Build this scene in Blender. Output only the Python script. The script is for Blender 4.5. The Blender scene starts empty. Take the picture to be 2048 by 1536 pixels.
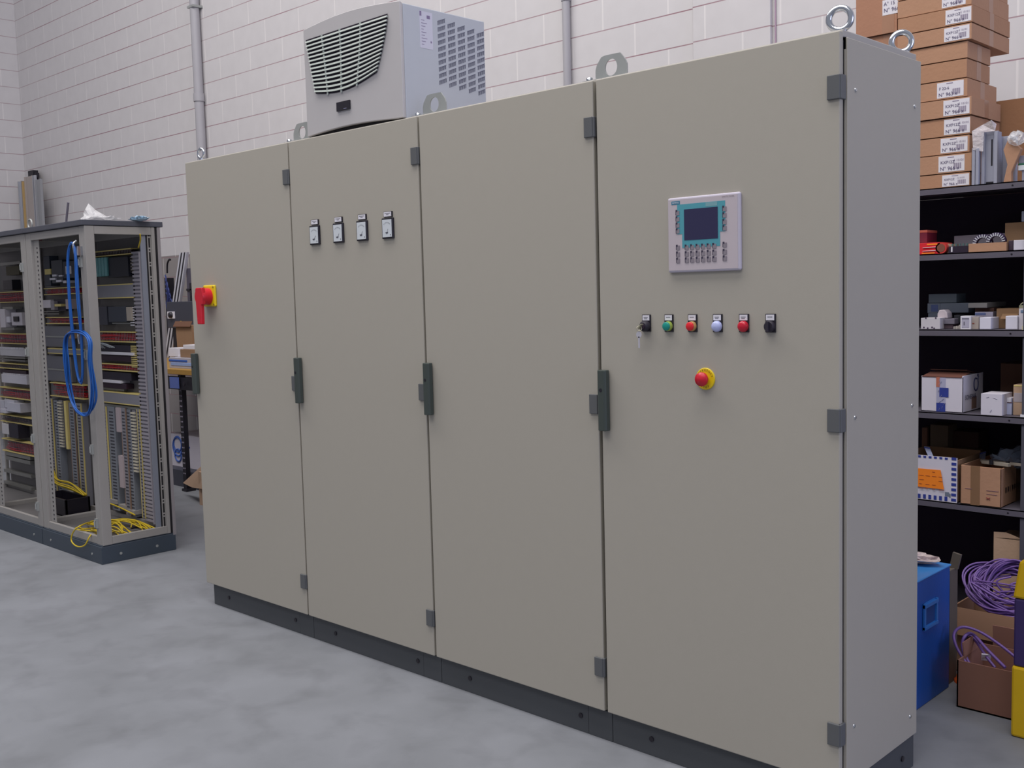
import bpy, bmesh, math, random
from mathutils import Vector, Matrix
random.seed(7)
R = math.radians
# ------------------------------------------------------------------ camera
FPX, CX, CY, CZ, YAW, PIT, ROL = 2118.16, 1.2897, -2.5749, 1.4587, -0.7656, -0.0860, -0.0262
fw = Vector((math.sin(YAW)*math.cos(PIT), math.cos(YAW)*math.cos(PIT), math.sin(PIT)))
r0 = Vector((math.cos(YAW), -math.sin(YAW), 0)); u0 = r0.cross(fw)
rt = r0*math.cos(ROL)+u0*math.sin(ROL); up = u0*math.cos(ROL)-r0*math.sin(ROL)
cam = bpy.data.cameras.new('camera'); camo = bpy.data.objects.new('camera', cam)
bpy.context.scene.collection.objects.link(camo)
cam.sensor_width = 36; cam.lens = FPX/2048*36; cam.clip_end = 100
camo.matrix_world = Matrix(((rt.x, up.x, -fw.x, CX), (rt.y, up.y, -fw.y, CY), (rt.z, up.z, -fw.z, CZ), (0, 0, 0, 1)))
sc = bpy.context.scene; sc.camera = camo
# ------------------------------------------------------------------ light
w = bpy.data.worlds.new('hall_daylight'); sc.world = w; w.use_nodes = True
w.node_tree.nodes['Background'].inputs[0].default_value = (0.84, 0.87, 1.0, 1)
w.node_tree.nodes['Background'].inputs[1].default_value = 0.38
def area(name, loc, target, sx, sy, power, col):
    l = bpy.data.lights.new(name, 'AREA'); l.shape = 'RECTANGLE'; l.size = sx; l.size_y = sy; l.energy = power; l.color = col
    o = bpy.data.objects.new(name, l); sc.collection.objects.link(o); o.location = loc
    d = Vector(target)-Vector(loc); o.rotation_euler = d.to_track_quat('-Z', 'Y').to_euler()
area('roof_skylight', (-2.9, -1.4, 7.5), (-3.0, 0.6, 0), 10.5, 2.0, 560, (1.0, 0.955, 0.93))
area('roof_skylight_front', (0.5, -5.0, 7.0), (0.5, -3.5, 0), 8, 2.0, 170, (1.0, 0.96, 0.93))
area('loading_door', (8.5, -0.5, 2.4), (0, -0.5, 1.6), 4, 3.6, 190, (0.56, 0.62, 1.0))
sc.view_settings.view_transform = 'Standard'; sc.view_settings.look = 'None'
sc.view_settings.exposure = 0.0; sc.view_settings.gamma = 1; sc.view_settings.use_curve_mapping = False

# ------------------------------------------------------------------ helpers
def onp(u, v, ax, val):          # point of a real plane (X, Y or Z = val) seen at photo pixel (u, v)
    d = fw + rt*((u-1024)/FPX) - up*((v-768)/FPX); o = Vector((CX, CY, CZ))
    return o + d*((val-o[ax])/d[ax])
def fx(u, v, Y): return onp(u, v, 1, Y).x
def fz(u, v, Y): return onp(u, v, 1, Y).z
def lin(c):
    c = c.lstrip('#'); out = []
    for i in (0, 2, 4):
        s = int(c[i:i+2], 16)/255; out.append(s/12.92 if s <= .04045 else ((s+.055)/1.055)**2.4)
    return (*out, 1)
MATS = {}
def mat(name, col, rough=.6, metal=0, var=.06, scale=8, bump=0, bscale=None, alpha=1, trans=0, emis=0, stretch=None):
    if name in MATS: return MATS[name]
    m = bpy.data.materials.new(name); m.use_nodes = True; nt = m.node_tree; N = nt.nodes; L = nt.links
    b = N['Principled BSDF']; c = lin(col)
    b.inputs['Roughness'].default_value = rough; b.inputs['Metallic'].default_value = metal
    tc = N.new('ShaderNodeTexCoord'); no = N.new('ShaderNodeTexNoise'); no.inputs['Scale'].default_value = scale; no.inputs['Detail'].default_value = 4
    src = tc.outputs['Object']
    if stretch:
        mp = N.new('ShaderNodeMapping'); mp.inputs['Scale'].default_value = stretch; L.new(src, mp.inputs[0]); src = mp.outputs[0]
    L.new(src, no.inputs['Vector'])
    mx = N.new('ShaderNodeMix'); mx.data_type = 'RGBA'
    mx.inputs[6].default_value = tuple(x*(1-var) for x in c[:3])+(1,); mx.inputs[7].default_value = tuple(min(1, x*(1+var)) for x in c[:3])+(1,)
    L.new(no.outputs['Fac'], mx.inputs[0]); L.new(mx.outputs[2], b.inputs['Base Color'])
    if bump:
        n2 = N.new('ShaderNodeTexNoise'); n2.inputs['Scale'].default_value = bscale or scale*6; n2.inputs['Detail'].default_value = 3; L.new(src, n2.inputs['Vector'])
        bp = N.new('ShaderNodeBump'); bp.inputs['Strength'].default_value = bump; bp.inputs['Distance'].default_value = .01
        L.new(n2.outputs['Fac'], bp.inputs['Height']); L.new(bp.outputs[0], b.inputs['Normal'])
    if trans: b.inputs['Transmission Weight'].default_value = trans; b.inputs['IOR'].default_value = 1.2
    if alpha < 1: b.inputs['Alpha'].default_value = alpha
    MATS[name] = m; return m

class MB:
    def __init__(s): s.v = []; s.f = []; s.mi = []; s.sm = []; s.m = 0
    def mat(s, i): s.m = i; return s
    def add(s, vs, fs, smooth=False):
        o = len(s.v); s.v += [tuple(p) for p in vs]
        for f in fs: s.f.append([o+i for i in f]); s.mi.append(s.m); s.sm.append(smooth)
        return s
    def box(s, x0, x1, y0, y1, z0, z1):
        x0, x1 = sorted((x0, x1)); y0, y1 = sorted((y0, y1)); z0, z1 = sorted((z0, z1))
        return s.add([(x, y, z) for z in (z0, z1) for y in (y0, y1) for x in (x0, x1)],
                     [(0, 2, 3, 1), (4, 5, 7, 6), (0, 1, 5, 4), (2, 6, 7, 3), (0, 4, 6, 2), (1, 3, 7, 5)])
    def obox(s, c, M, sx, sy, sz):   # oriented box
        o = len(s.v); s.box(-sx/2, sx/2, -sy/2, sy/2, -sz/2, sz/2)
        for i in range(o, len(s.v)): s.v[i] = tuple(M @ Vector(s.v[i]) + Vector(c))
        return s
    def beam(s, p, q, wd, th, roll=0):
        p, q = Vector(p), Vector(q); d = q-p
        M = d.to_track_quat('Z', 'Y').to_matrix() @ Matrix.Rotation(roll, 3, 'Z')
        return s.obox((p+q)/2, M, wd, th, d.length)
    def prism(s, pts, ax, a, b):     # polygon given in the two other axes (order x,y,z without ax), extruded a..b along ax
        n = len(pts)
        def mk(p, t):
            q = list(p); q.insert(ax, t); return tuple(q)
        vs = [mk(p, a) for p in pts]+[mk(p, b) for p in pts]
        return s.add(vs, [tuple(range(n))[::-1], tuple(range(n, 2*n))]+[(i, (i+1) % n, n+(i+1) % n, n+i) for i in range(n)])
    def cyl(s, p, q, r, n=20, r2=None, cap=True, smooth=True):
        p, q = Vector(p), Vector(q); r2 = r if r2 is None else r2
        M = (q-p).to_track_quat('Z', 'Y').to_matrix(); vs = []
        for c, rr in ((p, r), (q, r2)):
            for i in range(n):
                a = 2*math.pi*i/n; vs.append(c+M @ Vector((rr*math.cos(a), rr*math.sin(a), 0)))
        s.add(vs, [(i, (i+1) % n, n+(i+1) % n, n+i) for i in range(n)], smooth)
        if cap: s.add(vs, [tuple(range(n))[::-1], tuple(range(n, 2*n))])
        return s
    def lathe(s, c, axis, prof, n=24):    # prof: (radius, height along axis)
        M = Vector(axis).to_track_quat('Z', 'Y').to_matrix(); c = Vector(c); vs = []
        for rr, h in prof:
            for i in range(n):
                a = 2*math.pi*i/n; vs.append(c+M @ Vector((rr*math.cos(a), rr*math.sin(a), h)))
        fs = []
        for k in range(len(prof)-1):
            fs += [(k*n+i, k*n+(i+1) % n, (k+1)*n+(i+1) % n, (k+1)*n+i) for i in range(n)]
        s.add(vs, fs, True); s.add(vs[-n:], [tuple(range(n))]); s.add(vs[:n], [tuple(range(n))[::-1]]); return s
    def torus(s, c, M, R_, r, n=32, k=12):
        vs = []; fs = []
        for i in range(n):
            a = 2*math.pi*i/n
            for j in range(k):
                b = 2*math.pi*j/k; q = Vector(((R_+r*math.cos(b))*math.cos(a), (R_+r*math.cos(b))*math.sin(a), r*math.sin(b)))
                vs.append(Vector(c)+M @ q); fs.append((i*k+j, ((i+1) % n)*k+j, ((i+1) % n)*k+(j+1) % k, i*k+(j+1) % k))
        return s.add(vs, fs, True)
    def tube(s, pts, r, n=8, closed=False, sub=6):
        P = [Vector(p) for p in pts]; m = len(P); Q = []
        rng = range(m) if closed else range(m-1)
        for i in rng:
            a = P[(i-1) % m] if closed or i > 0 else P[0]; b = P[i]; c = P[(i+1) % m]; d = P[(i+2) % m] if closed or i+2 < m else P[-1]
            for t in range(sub):
                t /= sub; Q.append(.5*((2*b)+(c-a)*t+(2*a-5*b+4*c-d)*t*t+(3*b-a-3*c+d)*t**3))
        if not closed: Q.append(P[-1])
        vs = []; K = len(Q); nrm = None
        for i in range(K):
            t = (Q[(i+1) % K]-Q[i-1]) if closed else (Q[min(i+1, K-1)]-Q[max(i-1, 0)])
            t = t.normalized() if t.length > 1e-9 else Vector((0, 0, 1))
            if nrm is None: nrm = t.orthogonal().normalized()
            nrm = (nrm-t*nrm.dot(t)); nrm = nrm.normalized() if nrm.length > 1e-6 else t.orthogonal().normalized()
            bn = t.cross(nrm)
            for j in range(n):
                a = 2*math.pi*j/n; vs.append(Q[i]+nrm*(r*math.cos(a))+bn*(r*math.sin(a)))
        fs = [(i*n+j, i*n+(j+1) % n, ((i+1) % K)*n+(j+1) % n, ((i+1) % K)*n+j) for i in range(K if closed else K-1) for j in range(n)]
        s.add(vs, fs, True)
        if not closed: s.add(vs[:n], [tuple(range(n))[::-1]]); s.add(vs[-n:], [tuple(range(n))])
        return s
    def text(s, st, c, ex, ey, size, align='CENTER', depth=.0006):   # lettering mesh, ex/ey = writing and up direction
        cu = bpy.data.curves.new('t', 'FONT'); cu.body = st; cu.size = size; cu.align_x = align; cu.align_y = 'CENTER'; cu.resolution_u = 2
        o = bpy.data.objects.new('t', cu); sc.collection.objects.link(o)
        me = bpy.data.meshes.new_from_object(o); bpy.data.objects.remove(o)
        ex, ey = Vector(ex).normalized(), Vector(ey).normalized(); ez = ex.cross(ey)
        vs = [Vector(c)+ex*q.co.x+ey*q.co.y+ez*depth for q in me.vertices]
        s.add(vs, [tuple(p.vertices) for p in me.polygons]); bpy.data.meshes.remove(me); return s
    def build(s, name, mats, parent=None, bevel=0, seg=2, loc=None):
        if not isinstance(mats, (list, tuple)): mats = [mats]
        base = Vector((0, 0, 0)); p = parent
        while p is not None: base += Vector(p.location); p = p.parent
        if loc is not None: off = Vector(loc)
        elif parent is not None: off = base
        else:   # own origin: centre of the footprint at the base
            xs, ys, zs = zip(*s.v); off = Vector(((min(xs)+max(xs))/2, (min(ys)+max(ys))/2, min(zs)))
        me = bpy.data.meshes.new(name); me.from_pydata([tuple(Vector(v)-off) for v in s.v], [], s.f)
        for m in mats: me.materials.append(m)
        me.polygons.foreach_set('material_index', s.mi); me.polygons.foreach_set('use_smooth', s.sm); me.update()
        o = bpy.data.objects.new(name, me); sc.collection.objects.link(o)
        if parent is not None: o.parent = parent; o.location = off-base
        else: o.location = off
        if bevel:
            b = o.modifiers.new('bevel', 'BEVEL'); b.width = bevel; b.segments = seg; b.limit_method = 'ANGLE'
        return o
def tag(o, label=None, cat=None, group=None, kind=None):
    if label: o['label'] = label
    if cat: o['category'] = cat
    if group: o['group'] = group
    if kind: o['kind'] = kind
    return o
def thing(name, loc, label, cat, group=None):
    o = bpy.data.objects.new(name, None); sc.collection.objects.link(o); o.location = loc; o.empty_display_size = .1
    return tag(o, label, cat, group)
def structure(o): o['kind'] = 'structure'; return o
XD, YD, ZD = Vector((1, 0, 0)), Vector((0, 1, 0)), Vector((0, 0, 1))

# ------------------------------------------------------------------ materials
grey_paint = mat('light_grey_paint', '#a8a398', .5, 0, .015, 30, .04, 500)
roof_paint = mat('light_grey_lid', '#a8a49e', .5, 0, .015, 30)
plinth_m = mat('plinth_grey', '#474a4e', .55, 0, .05, 12, .05, 300)
hinge_m = mat('hinge_grey', '#5a5c5e', .5, 0, .05, 20)
handle_m = mat('handle_green_grey', '#3d4541', .45, 0, .05, 20)
gap_m = mat('seal_shadow_black', '#100c12', .8)  # black of seals and slots, also of the painted shadow under the cooler
black = mat('black_plastic', '#1c1822', .4)
white_p = mat('white_plastic', '#dcdae2', .45)
ink = mat('ink', '#4a4a55', .7)
zinc = mat('zinc_plated', '#a3a6a4', .4, .35, .08, 25)
chrome = mat('bright_steel', '#c8ccd2', .18, 1, .05, 10)
ac_cover = mat('cooler_cover_plastic', '#b5b2b3', .5, 0, .02, 25)
ac_steel = mat('cooler_case_grey', '#b3b8c0', .45, 0, .02, 25)
slat_m = mat('grille_slats', '#aab2ac', .5, 0, .03, 20)
red_p = mat('red_plastic', '#c8182c', .35, 0, .06, 40)
yellow_p = mat('yellow_plastic', '#e0c412', .4, 0, .05, 30)
teal = mat('teal_print', '#4d98a6', .5, 0, .04, 20)
panel_m = mat('panel_pale_grey', '#bcb2b8', .5, 0, .03, 20)
bezel_m = mat('panel_rim', '#bdb8c6', .45, 0, .03, 20)
screen_m = mat('dark_screen', '#2c2a4c', .25, 0, .04, 6)
key_m = mat('key_grey', '#857d86', .6)
keymark = mat('key_mark', '#2e2840', .6)
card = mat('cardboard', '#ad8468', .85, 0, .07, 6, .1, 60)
card2 = mat('cardboard_darker', '#8e7055', .85, 0, .09, 6, .1, 60)
card3 = mat('cardboard_pale', '#b79a82', .85, 0, .07, 6, .1, 60)
card_in = mat('cardboard_edge', '#6b4a38', .9)
tape_m = mat('packing_tape', '#a27a62', .3, 0, .05, 10)
paper = mat('label_paper', '#d9d6dc', .6, 0, .02, 30)
bars_m = mat('barcode_ink', '#857a90', .7)
shelf_m = mat('shelf_grey_steel', '#5c5863', .5, 0, .08, 9, .04, 60)
shelf_back = mat('shelf_back_shade', '#352a40', .8)  # shade of the shelf interior put into the panel's dark colour
wcard = mat('white_card', '#cfcbd6', .7, 0, .04, 8)
navy = mat('navy_print', '#2b3a8c', .6, 0, .1, 60)
orange = mat('orange_paper', '#f5861c', .7, 0, .03, 10)
greyblue = mat('greyblue_card', '#6d7686', .7, 0, .06, 12)
duct_m = mat('duct_grey', '#85858d', .6, 0, .05, 20)
cream = mat('duct_lip_cream', '#d8c67e', .6, 0, .05, 40)
plate_m = mat('mounting_plate_grey', '#6d6b6c', .5, .2, .05, 12)
darkred = mat('red_wires', '#b01626', .5, 0, .35, 60)
frame_m = mat('frame_grey', '#95928f', .5, 0, .04, 14)
slate_m = mat('slate_roof', '#4a4c56', .55, 0, .05, 14)
blue_c = mat('blue_cable', '#1757a6', .4, 0, .08, 30)
yel_c = mat('yellow_cable', '#c4aa22', .45, 0, .08, 30)
purp_c = mat('purple_cable', '#6a4c90', .4, 0, .12, 40)
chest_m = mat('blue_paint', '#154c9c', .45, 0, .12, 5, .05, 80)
film = mat('clear_film', '#e8e8ea', .25, 0, .1, 30, .6, 60, alpha=.45)
alu = mat('aluminium', '#b9bbc2', .35, .7, .05, 30, stretch=(40, 40, 1))
wood = mat('bench_wood', '#a8813c', .6, 0, .2, 12, stretch=(2, 20, 20))
darkm = mat('dark_steel', '#26242c', .5, .3, .1, 20)
dgrey = mat('dark_grey_paint', '#3a3c48', .5, 0, .05, 20)
purple_p = mat('dark_purple_plastic', '#3a2c60', .45, 0, .08, 20)

def wall_mat():
    m = bpy.data.materials.new('painted_block_wall'); m.use_nodes = True; nt = m.node_tree; N = nt.nodes; L = nt.links; b = N['Principled BSDF']
    b.inputs['Roughness'].default_value = .8
    g = N.new('ShaderNodeNewGeometry'); sp = N.new('ShaderNodeSeparateXYZ'); L.new(g.outputs['Position'], sp.inputs[0])
    def M(op, a, bb=None, c=None):
        n = N.new('ShaderNodeMath'); n.operation = op
        for i, x in enumerate((a, bb, c)):
            if x is None: continue
            if isinstance(x, (int, float)): n.inputs[i].default_value = x
            else: L.new(x, n.inputs[i])
        return n.outputs[0]
    H, Ln = .1925, .485
    row = M('DIVIDE', M('SUBTRACT', sp.outputs['Z'], .353-.1925*.02), H)
    fr = M('FRACT', row); fl = M('FLOOR', row); par = M('MODULO', fl, 2)
    al = M('ADD', sp.outputs['X'], sp.outputs['Y'])
    fxn = M('FRACT', M('ADD', M('DIVIDE', M('ADD', al, 40), Ln), M('MULTIPLY', par, .5)))
    n1 = N.new('ShaderNodeTexNoise'); n1.inputs['Scale'].default_value = 1.3; n1.inputs['Detail'].default_value = 3; L.new(g.outputs['Position'], n1.inputs['Vector'])
    hm = M('MULTIPLY', M('LESS_THAN', M('ABSOLUTE', M('SUBTRACT', fr, .5)), 1), M('GREATER_THAN', M('ABSOLUTE', M('SUBTRACT', fr, .5)), .483))
    hs = M('MULTIPLY', hm, M('MULTIPLY_ADD', n1.outputs['Fac'], 1.1, .05))
    vm = M('GREATER_THAN', M('ABSOLUTE', M('SUBTRACT', fxn, .5)), .489)
    n2 = N.new('ShaderNodeTexNoise'); n2.inputs['Scale'].default_value = 9; n2.inputs['Detail'].default_value = 5; L.new(g.outputs['Position'], n2.inputs['Vector'])
    def mix(f, a, c):
        x = N.new('ShaderNodeMix'); x.data_type = 'RGBA'
        for i, y in ((0, f), (6, a), (7, c)):
            if isinstance(y, tuple): x.inputs[i].default_value = y
            else: L.new(y, x.inputs[i])
        return x.outputs[2]
    base = mix(n2.outputs['Fac'], lin('#c3c0c1'), lin('#cdcacb'))
    dado = mix(n2.outputs['Fac'], lin('#868180'), lin('#918b89'))
    base = mix(M('LESS_THAN', sp.outputs['Z'], 1.905), base, dado)
    c1 = mix(M('MULTIPLY', vm, .45), base, lin('#e6e2e0'))
    c2 = mix(M('MINIMUM', M('MULTIPLY', hs, 1.3), 1), c1, lin('#8d6670'))
    L.new(c2, b.inputs['Base Color'])
    bp = N.new('ShaderNodeBump'); bp.inputs['Strength'].default_value = .25; bp.inputs['Distance'].default_value = .01
    L.new(M('SUBTRACT', M('MULTIPLY', n2.outputs['Fac'], .2), M('MAXIMUM', hm, vm)), bp.inputs['Height']); L.new(bp.outputs[0], b.inputs['Normal'])
    return m
def floor_mat():
    m = bpy.data.materials.new('power_floated_concrete'); m.use_nodes = True; nt = m.node_tree; N = nt.nodes; L = nt.links; b = N['Principled BSDF']
    b.inputs['Roughness'].default_value = .62
    g = N.new('ShaderNodeNewGeometry')
    def noise(s, d, dist=0):
        n = N.new('ShaderNodeTexNoise'); n.inputs['Scale'].default_value = s; n.inputs['Detail'].default_value = d; n.inputs['Distortion'].default_value = dist; L.new(g.outputs['Position'], n.inputs['Vector']); return n.outputs['Fac']
    def ramp(f, a, c, pa, pb):
        r = N.new('ShaderNodeValToRGB'); r.color_ramp.elements[0].color = lin(a); r.color_ramp.elements[1].color = lin(c); r.color_ramp.elements[0].position = pa; r.color_ramp.elements[1].position = pb; L.new(f, r.inputs[0]); return r.outputs[0]
    a = ramp(noise(2.2, 8, .2), '#777a7f', '#83868c', .35, .65)
    s = ramp(noise(5.5, 8, .3), '#8a8787', '#ffffff', .30, .52)
    mx = N.new('ShaderNodeMix'); mx.data_type = 'RGBA'; mx.blend_type = 'MULTIPLY'; mx.inputs[0].default_value = .22; L.new(a, mx.inputs[6]); L.new(s, mx.inputs[7])
    # fine saw-cut joint crossing the slab behind the open enclosures
    sp = N.new('ShaderNodeVectorMath'); sp.operation = 'DOT_PRODUCT'; L.new(g.outputs['Position'], sp.inputs[0]); sp.inputs[1].default_value = (.819, -.574, 0)
    ab = N.new('ShaderNodeMath'); ab.operation = 'COMPARE'; L.new(sp.outputs['Value'], ab.inputs[0]); ab.inputs[1].default_value = -3.364*.819-.085*.574; ab.inputs[2].default_value = .0035
    m2 = N.new('ShaderNodeMix'); m2.data_type = 'RGBA'; L.new(ab.outputs[0], m2.inputs[0]); L.new(mx.outputs[2], m2.inputs[6]); m2.inputs[7].default_value = lin('#7a7c82')
    L.new(m2.outputs[2], b.inputs['Base Color'])
    bp = N.new('ShaderNodeBump'); bp.inputs['Strength'].default_value = .08; L.new(noise(60, 4), bp.inputs['Height']); L.new(bp.outputs[0], b.inputs['Normal'])
    return m
wm, fm = wall_mat(), floor_mat()

# ------------------------------------------------------------------ the hall
structure(MB().box(-14, 10, -9, 3.2, -.2, 0).build('floor', fm))
structure(MB().box(-12.1, 10, 2.65, 3.0, 0, 8).build('wall_back', wm))
structure(MB().box(-12.0, -11.65, -9, 2.65, 0, 8).build('wall_left', wm))
structure(MB().box(-2.21, -1.715, 2.625, 2.65, 0, 8).build('trim_1', wm, bevel=.004))
def conduit(px0, px1, pyb, label):
    x0 = fx(px0, 60, 2.62); x1 = fx(px1, 60, 2.62); r = (x1-x0)/2; x = (x0+x1)/2; Y = 2.65-r-.004
    t = thing('conduit', (x, Y, 1.9), label, 'conduit', 'grey conduits on the back wall')
    MB().cyl((x, Y, 1.9), (x, Y, 7.9), r, 14).build('pipe', mat('conduit_grey', '#a5a3a8', .45), t)
    for z in (3.27, 4.9, 6.4): MB().cyl((x, Y, z), (x, Y, z+.07), r*1.18, 14).build('coupling', mat('conduit_grey', '#a5a3a8'), t)
    for z in (2.5, 4.1, 5.7): MB().box(x-r*1.5, x+r*1.5, 2.637, 2.65, z, z+.02).box(x-r*1.2, x+r*1.2, Y-r*1.06, 2.64, z, z+.02).build('bracket', zinc, t)
conduit(389.5, 399.5, 300, 'grey vertical conduit on the block wall above the leftmost grey cabinet')
conduit(1126.5, 1139, 160, 'grey vertical conduit on the block wall right of the cooling unit')
p = onp(1550, 30, 1, 2.64)
tag(MB().cyl((p.x, 2.645, 1.9), (p.x, 2.645, 7.5), .004, 8).build('wall_cable', mat('thin_cable', '#a88fa0')), 'thin pale cable running straight down the block wall near the eye bolts', 'cable')

# ------------------------------------------------------------------ main enclosure row
DOORS = [(-3.262, -2.4365), (-2.427, -1.6265), (-1.616, -.8105), (-.7975, 0.0)]
DEP, ZT, ZB = .481, 2.1, .103
encl = []
names = ['light grey tall cabinet with the red rotary switch, leftmost of the closed row',
         'light grey tall cabinet with four small meters and the cooling unit on top',
         'light grey tall cabinet with a blank door, right of the four meter cabinet',
         'light grey tall cabinet with operator panel, push buttons and the visible end wall']
for i, (L0, R0) in enumerate(DOORS):
    E = thing('control_cabinet', ((L0+R0)/2, .24, 0), names[i], 'electrical cabinet', 'closed grey control cabinets in a row'); encl.append(E)
    xl, xr = L0+.002, (DOORS[i+1][0]+.002 if i < 3 else .001)
    m = MB()   # carcass: back, frame around the door opening
    fl = .03
    m.box(xl, xr, DEP-.015, DEP-.002, ZB, 2.087).box(xl, xl+fl, .028, DEP-.015, ZB, 2.087).box(xr-fl, xr, .028, DEP-.015, ZB, 2.087)
    m.box(xl, xr, .028, DEP-.015, ZB, ZB+.03).box(xl, xr, .028, DEP-.015, 2.057, 2.087)
    m.build('body', grey_paint, E)
    MB().box(xl+.001, xr-(.001 if i < 3 else .004), .0225, DEP-.008, 2.087, 2.107).build('roof_plate', roof_paint, E, .003)
    MB().box(xl+.004, xr-.004, .0205, .028, ZB+.01, 2.08).build('door_seal', gap_m, E)
    D = MB().box(L0, R0, 0, .019, ZB+.003, ZT).build('door', grey_paint, E, .003)
    for zc in (1.96, 1.102, .251):
        MB().box(R0-.033, R0+(.0 if i < 3 else .003), -.007, .004, zc-.031, zc+.031).box(R0-.004, R0+.006, -.004, .024, zc-.031, zc+.031).build('hinge', hinge_m, D, .002)
    x = L0+.018
    m = MB().prism([(x-.017, -.003), (x-.017, -.020), (x-.010, -.027), (x+.010, -.027), (x+.017, -.020), (x+.017, -.003)], 2, 1.022, 1.212)
    m.box(x-.011, x+.011, -.003, .002, 1.04, 1.19)
    m.mat(1).cyl((x, -.0275, 1.15), (x, -.026, 1.15), .006, 12)
    m.build('handle', [handle_m, black], D, .003)
    # plinth with its corner pieces and screws
    pl, pr = (-3.236 if i == 0 else xl+.001), (xr-.001 if i < 3 else .0)
    P = MB().box(pl, pr-.1, .0219, DEP-.006, 0, .098).box(pr-.0993, pr, .0217, DEP-.004, 0, .098).build('plinth', plinth_m, E, .0012, 1)
    for sx in (pl+.135 if i == 0 else pl+.155, pr-.132):
        MB().cyl((sx, .0235, .055), (sx, .0185, .055), .0085, 14).build('plinth_screw', black, P)
    if i == 3:
        MB().cyl((-.01, .395, .05), (.004, .395, .05), .0085, 14).build('plinth_screw', black, P)
        S = MB().box(.0005, .006, .030, DEP+.003, ZB, 2.0865).box(-.02, .006, .0302, .0345, ZB, 2.0865).build('side_panel', grey_paint, E, .004)
        for px, py in ((1711, 180), (1829, 213), (1710, 835), (1824, 811), (1708, 1452), (1820, 1433)):
            q = onp(px, py, 0, .006)
            MB().lathe(q-XD*.001, (1, 0, 0), [(.006, 0), (.006, .002), (.004, .004)], 12).build('panel_screw', chrome, S)
# door edge returns with slightly bent rear edge are part of each door; lugs and eye bolts
def lug(E, xc, y=.07):
    m = MB(); wd, h = .062, .078; zb = 2.107
    pts = [(-wd, 0), (-wd, h*.6), (-wd*.58, h), (wd*.58, h), (wd, h*.6), (wd, 0)]
    # plate with a round hole: ring of quads between the outline and the circle
    n = 24; out = []; inn = []
    def ray_out(a):
        d = (math.cos(a), math.sin(a)); best = 1e9; c = (0, h*.5)
        for k in range(len(pts)):
            a0, b0 = pts[k], pts[(k+1) % len(pts)]; ex, ez = b0[0]-a0[0], b0[1]-a0[1]; den = d[0]*ez-d[1]*ex
            if abs(den) < 1e-9: continue
            t = ((a0[0]-c[0])*ez-(a0[1]-c[1])*ex)/den; s_ = ((a0[0]-c[0])*d[1]-(a0[1]-c[1])*d[0])/den
            if t > 0 and -1e-6 <= s_ <= 1+1e-6: best = min(best, t)
        return (c[0]+d[0]*best, c[1]+d[1]*best)
    for k in range(n):
        a = 2*math.pi*k/n+.02; out.append(ray_out(a)); inn.append((.024*math.cos(a), h*.5+.026*math.sin(a)))
    for yy in (y, y+.005): m.add([(xc+q[0], yy, zb+q[1]) for q in out+inn], [(k, (k+1) % n, n+(k+1) % n, n+k) for k in range(n)])
    for ring in (out, inn): m.add([(xc+q[0], yy, zb+q[1]) for yy in (y, y+.005) for q in ring], [(k, (k+1) % n, n+(k+1) % n, n+k) for k in range(n)])
    m.box(xc-wd-.03, xc+wd, y-.03, y+.005, zb, zb+.005)
    o = m.build('lifting_lug', zinc, E)
    MB().lathe((xc-wd-.014, y-.012, zb+.005), (0, 0, 1), [(.011, 0), (.011, .01), (.007, .013)], 6).build('bolt', chrome, o)
lug(encl[0], -2.425); lug(encl[1], -1.607); lug(encl[2], -.792)
def eye(E, px, py, Y, tilt, s=1):
    q = onp(px, py, 1, Y); M = Matrix.Rotation(tilt, 3, 'Z') @ Matrix.Rotation(R(90), 3, 'X')
    m = MB().torus((q.x, q.y, q.z), M, .0235*s, .0072*s, 36, 12).cyl((q.x, q.y, 2.107), (q.x, q.y, max(2.112, q.z-.026*s)), .011*s, 16)
    m.lathe((q.x, q.y, 2.107), (0, 0, 1), [(.019*s, 0), (.019*s, .005), (.012*s, .007)], 20)
    m.build('eye_bolt', chrome, E)
eye(encl[0], 402, 307, .07, R(8), .9); eye(encl[3], 1680, 38, .09, R(20), 1.2); eye(encl[3], 1803, 84, .43, R(32), 1.15)

# --- meters on door 2
for k, xc in enumerate((-2.263, -2.1065, -1.957, -1.803)):
    M_ = thing('x', (0, 0, 0), None, None); bpy.data.objects.remove(M_)
    z0, z1, hw = 1.672, 1.749, .032
    b = MB().box(xc-hw, xc+hw, -.008, .002, z0, z1).build('panel_meter', black, encl[1], .002)
    f = MB().box(xc-hw+.005, xc+hw-.006, -.0092, -.0078, z0+.006, z1-.006).mat(1)
    yy = -.0096
    for a in range(-4, 5):   # scale ticks and needle
        t = R(90+a*9); f.beam((xc+.026*math.cos(t), yy, z0+.030+.028*math.sin(t)), (xc+.030*math.cos(t), yy, z0+.030+.032*math.sin(t)), .0008, .0004)
    f.beam((xc-.002, yy, z0+.020), (xc+(.012-.002*k), yy, z0+.036), .0009, .0004)
    f.prism([(xc-.010, z0+.024), (xc+.006, z0+.025), (xc+.004, z0+.020), (xc-.006, z0+.019)], 1, yy-.0004, yy)
    f.cyl((xc+.019, yy-.0006, z0+.014), (xc+.019, yy, z0+.014), .002, 8)
    f.build('dial_face', [mat('dial_white', '#cdd3d8', .15), ink], b)
    tg = MB().box(xc-.024, xc+.026, -.004, .001, 1.7525, 1.773).mat(1).box(xc-.022, xc+.021, -.0046, -.0038, 1.7545, 1.7715).mat(2)
    tg.box(xc-.017, xc+.015, -.005, -.0045, 1.7655, 1.7670).box(xc-.008, xc+.006, -.005, -.0045, 1.7610, 1.7625).build('name_tag', [black, white_p, ink], encl[1])
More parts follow.
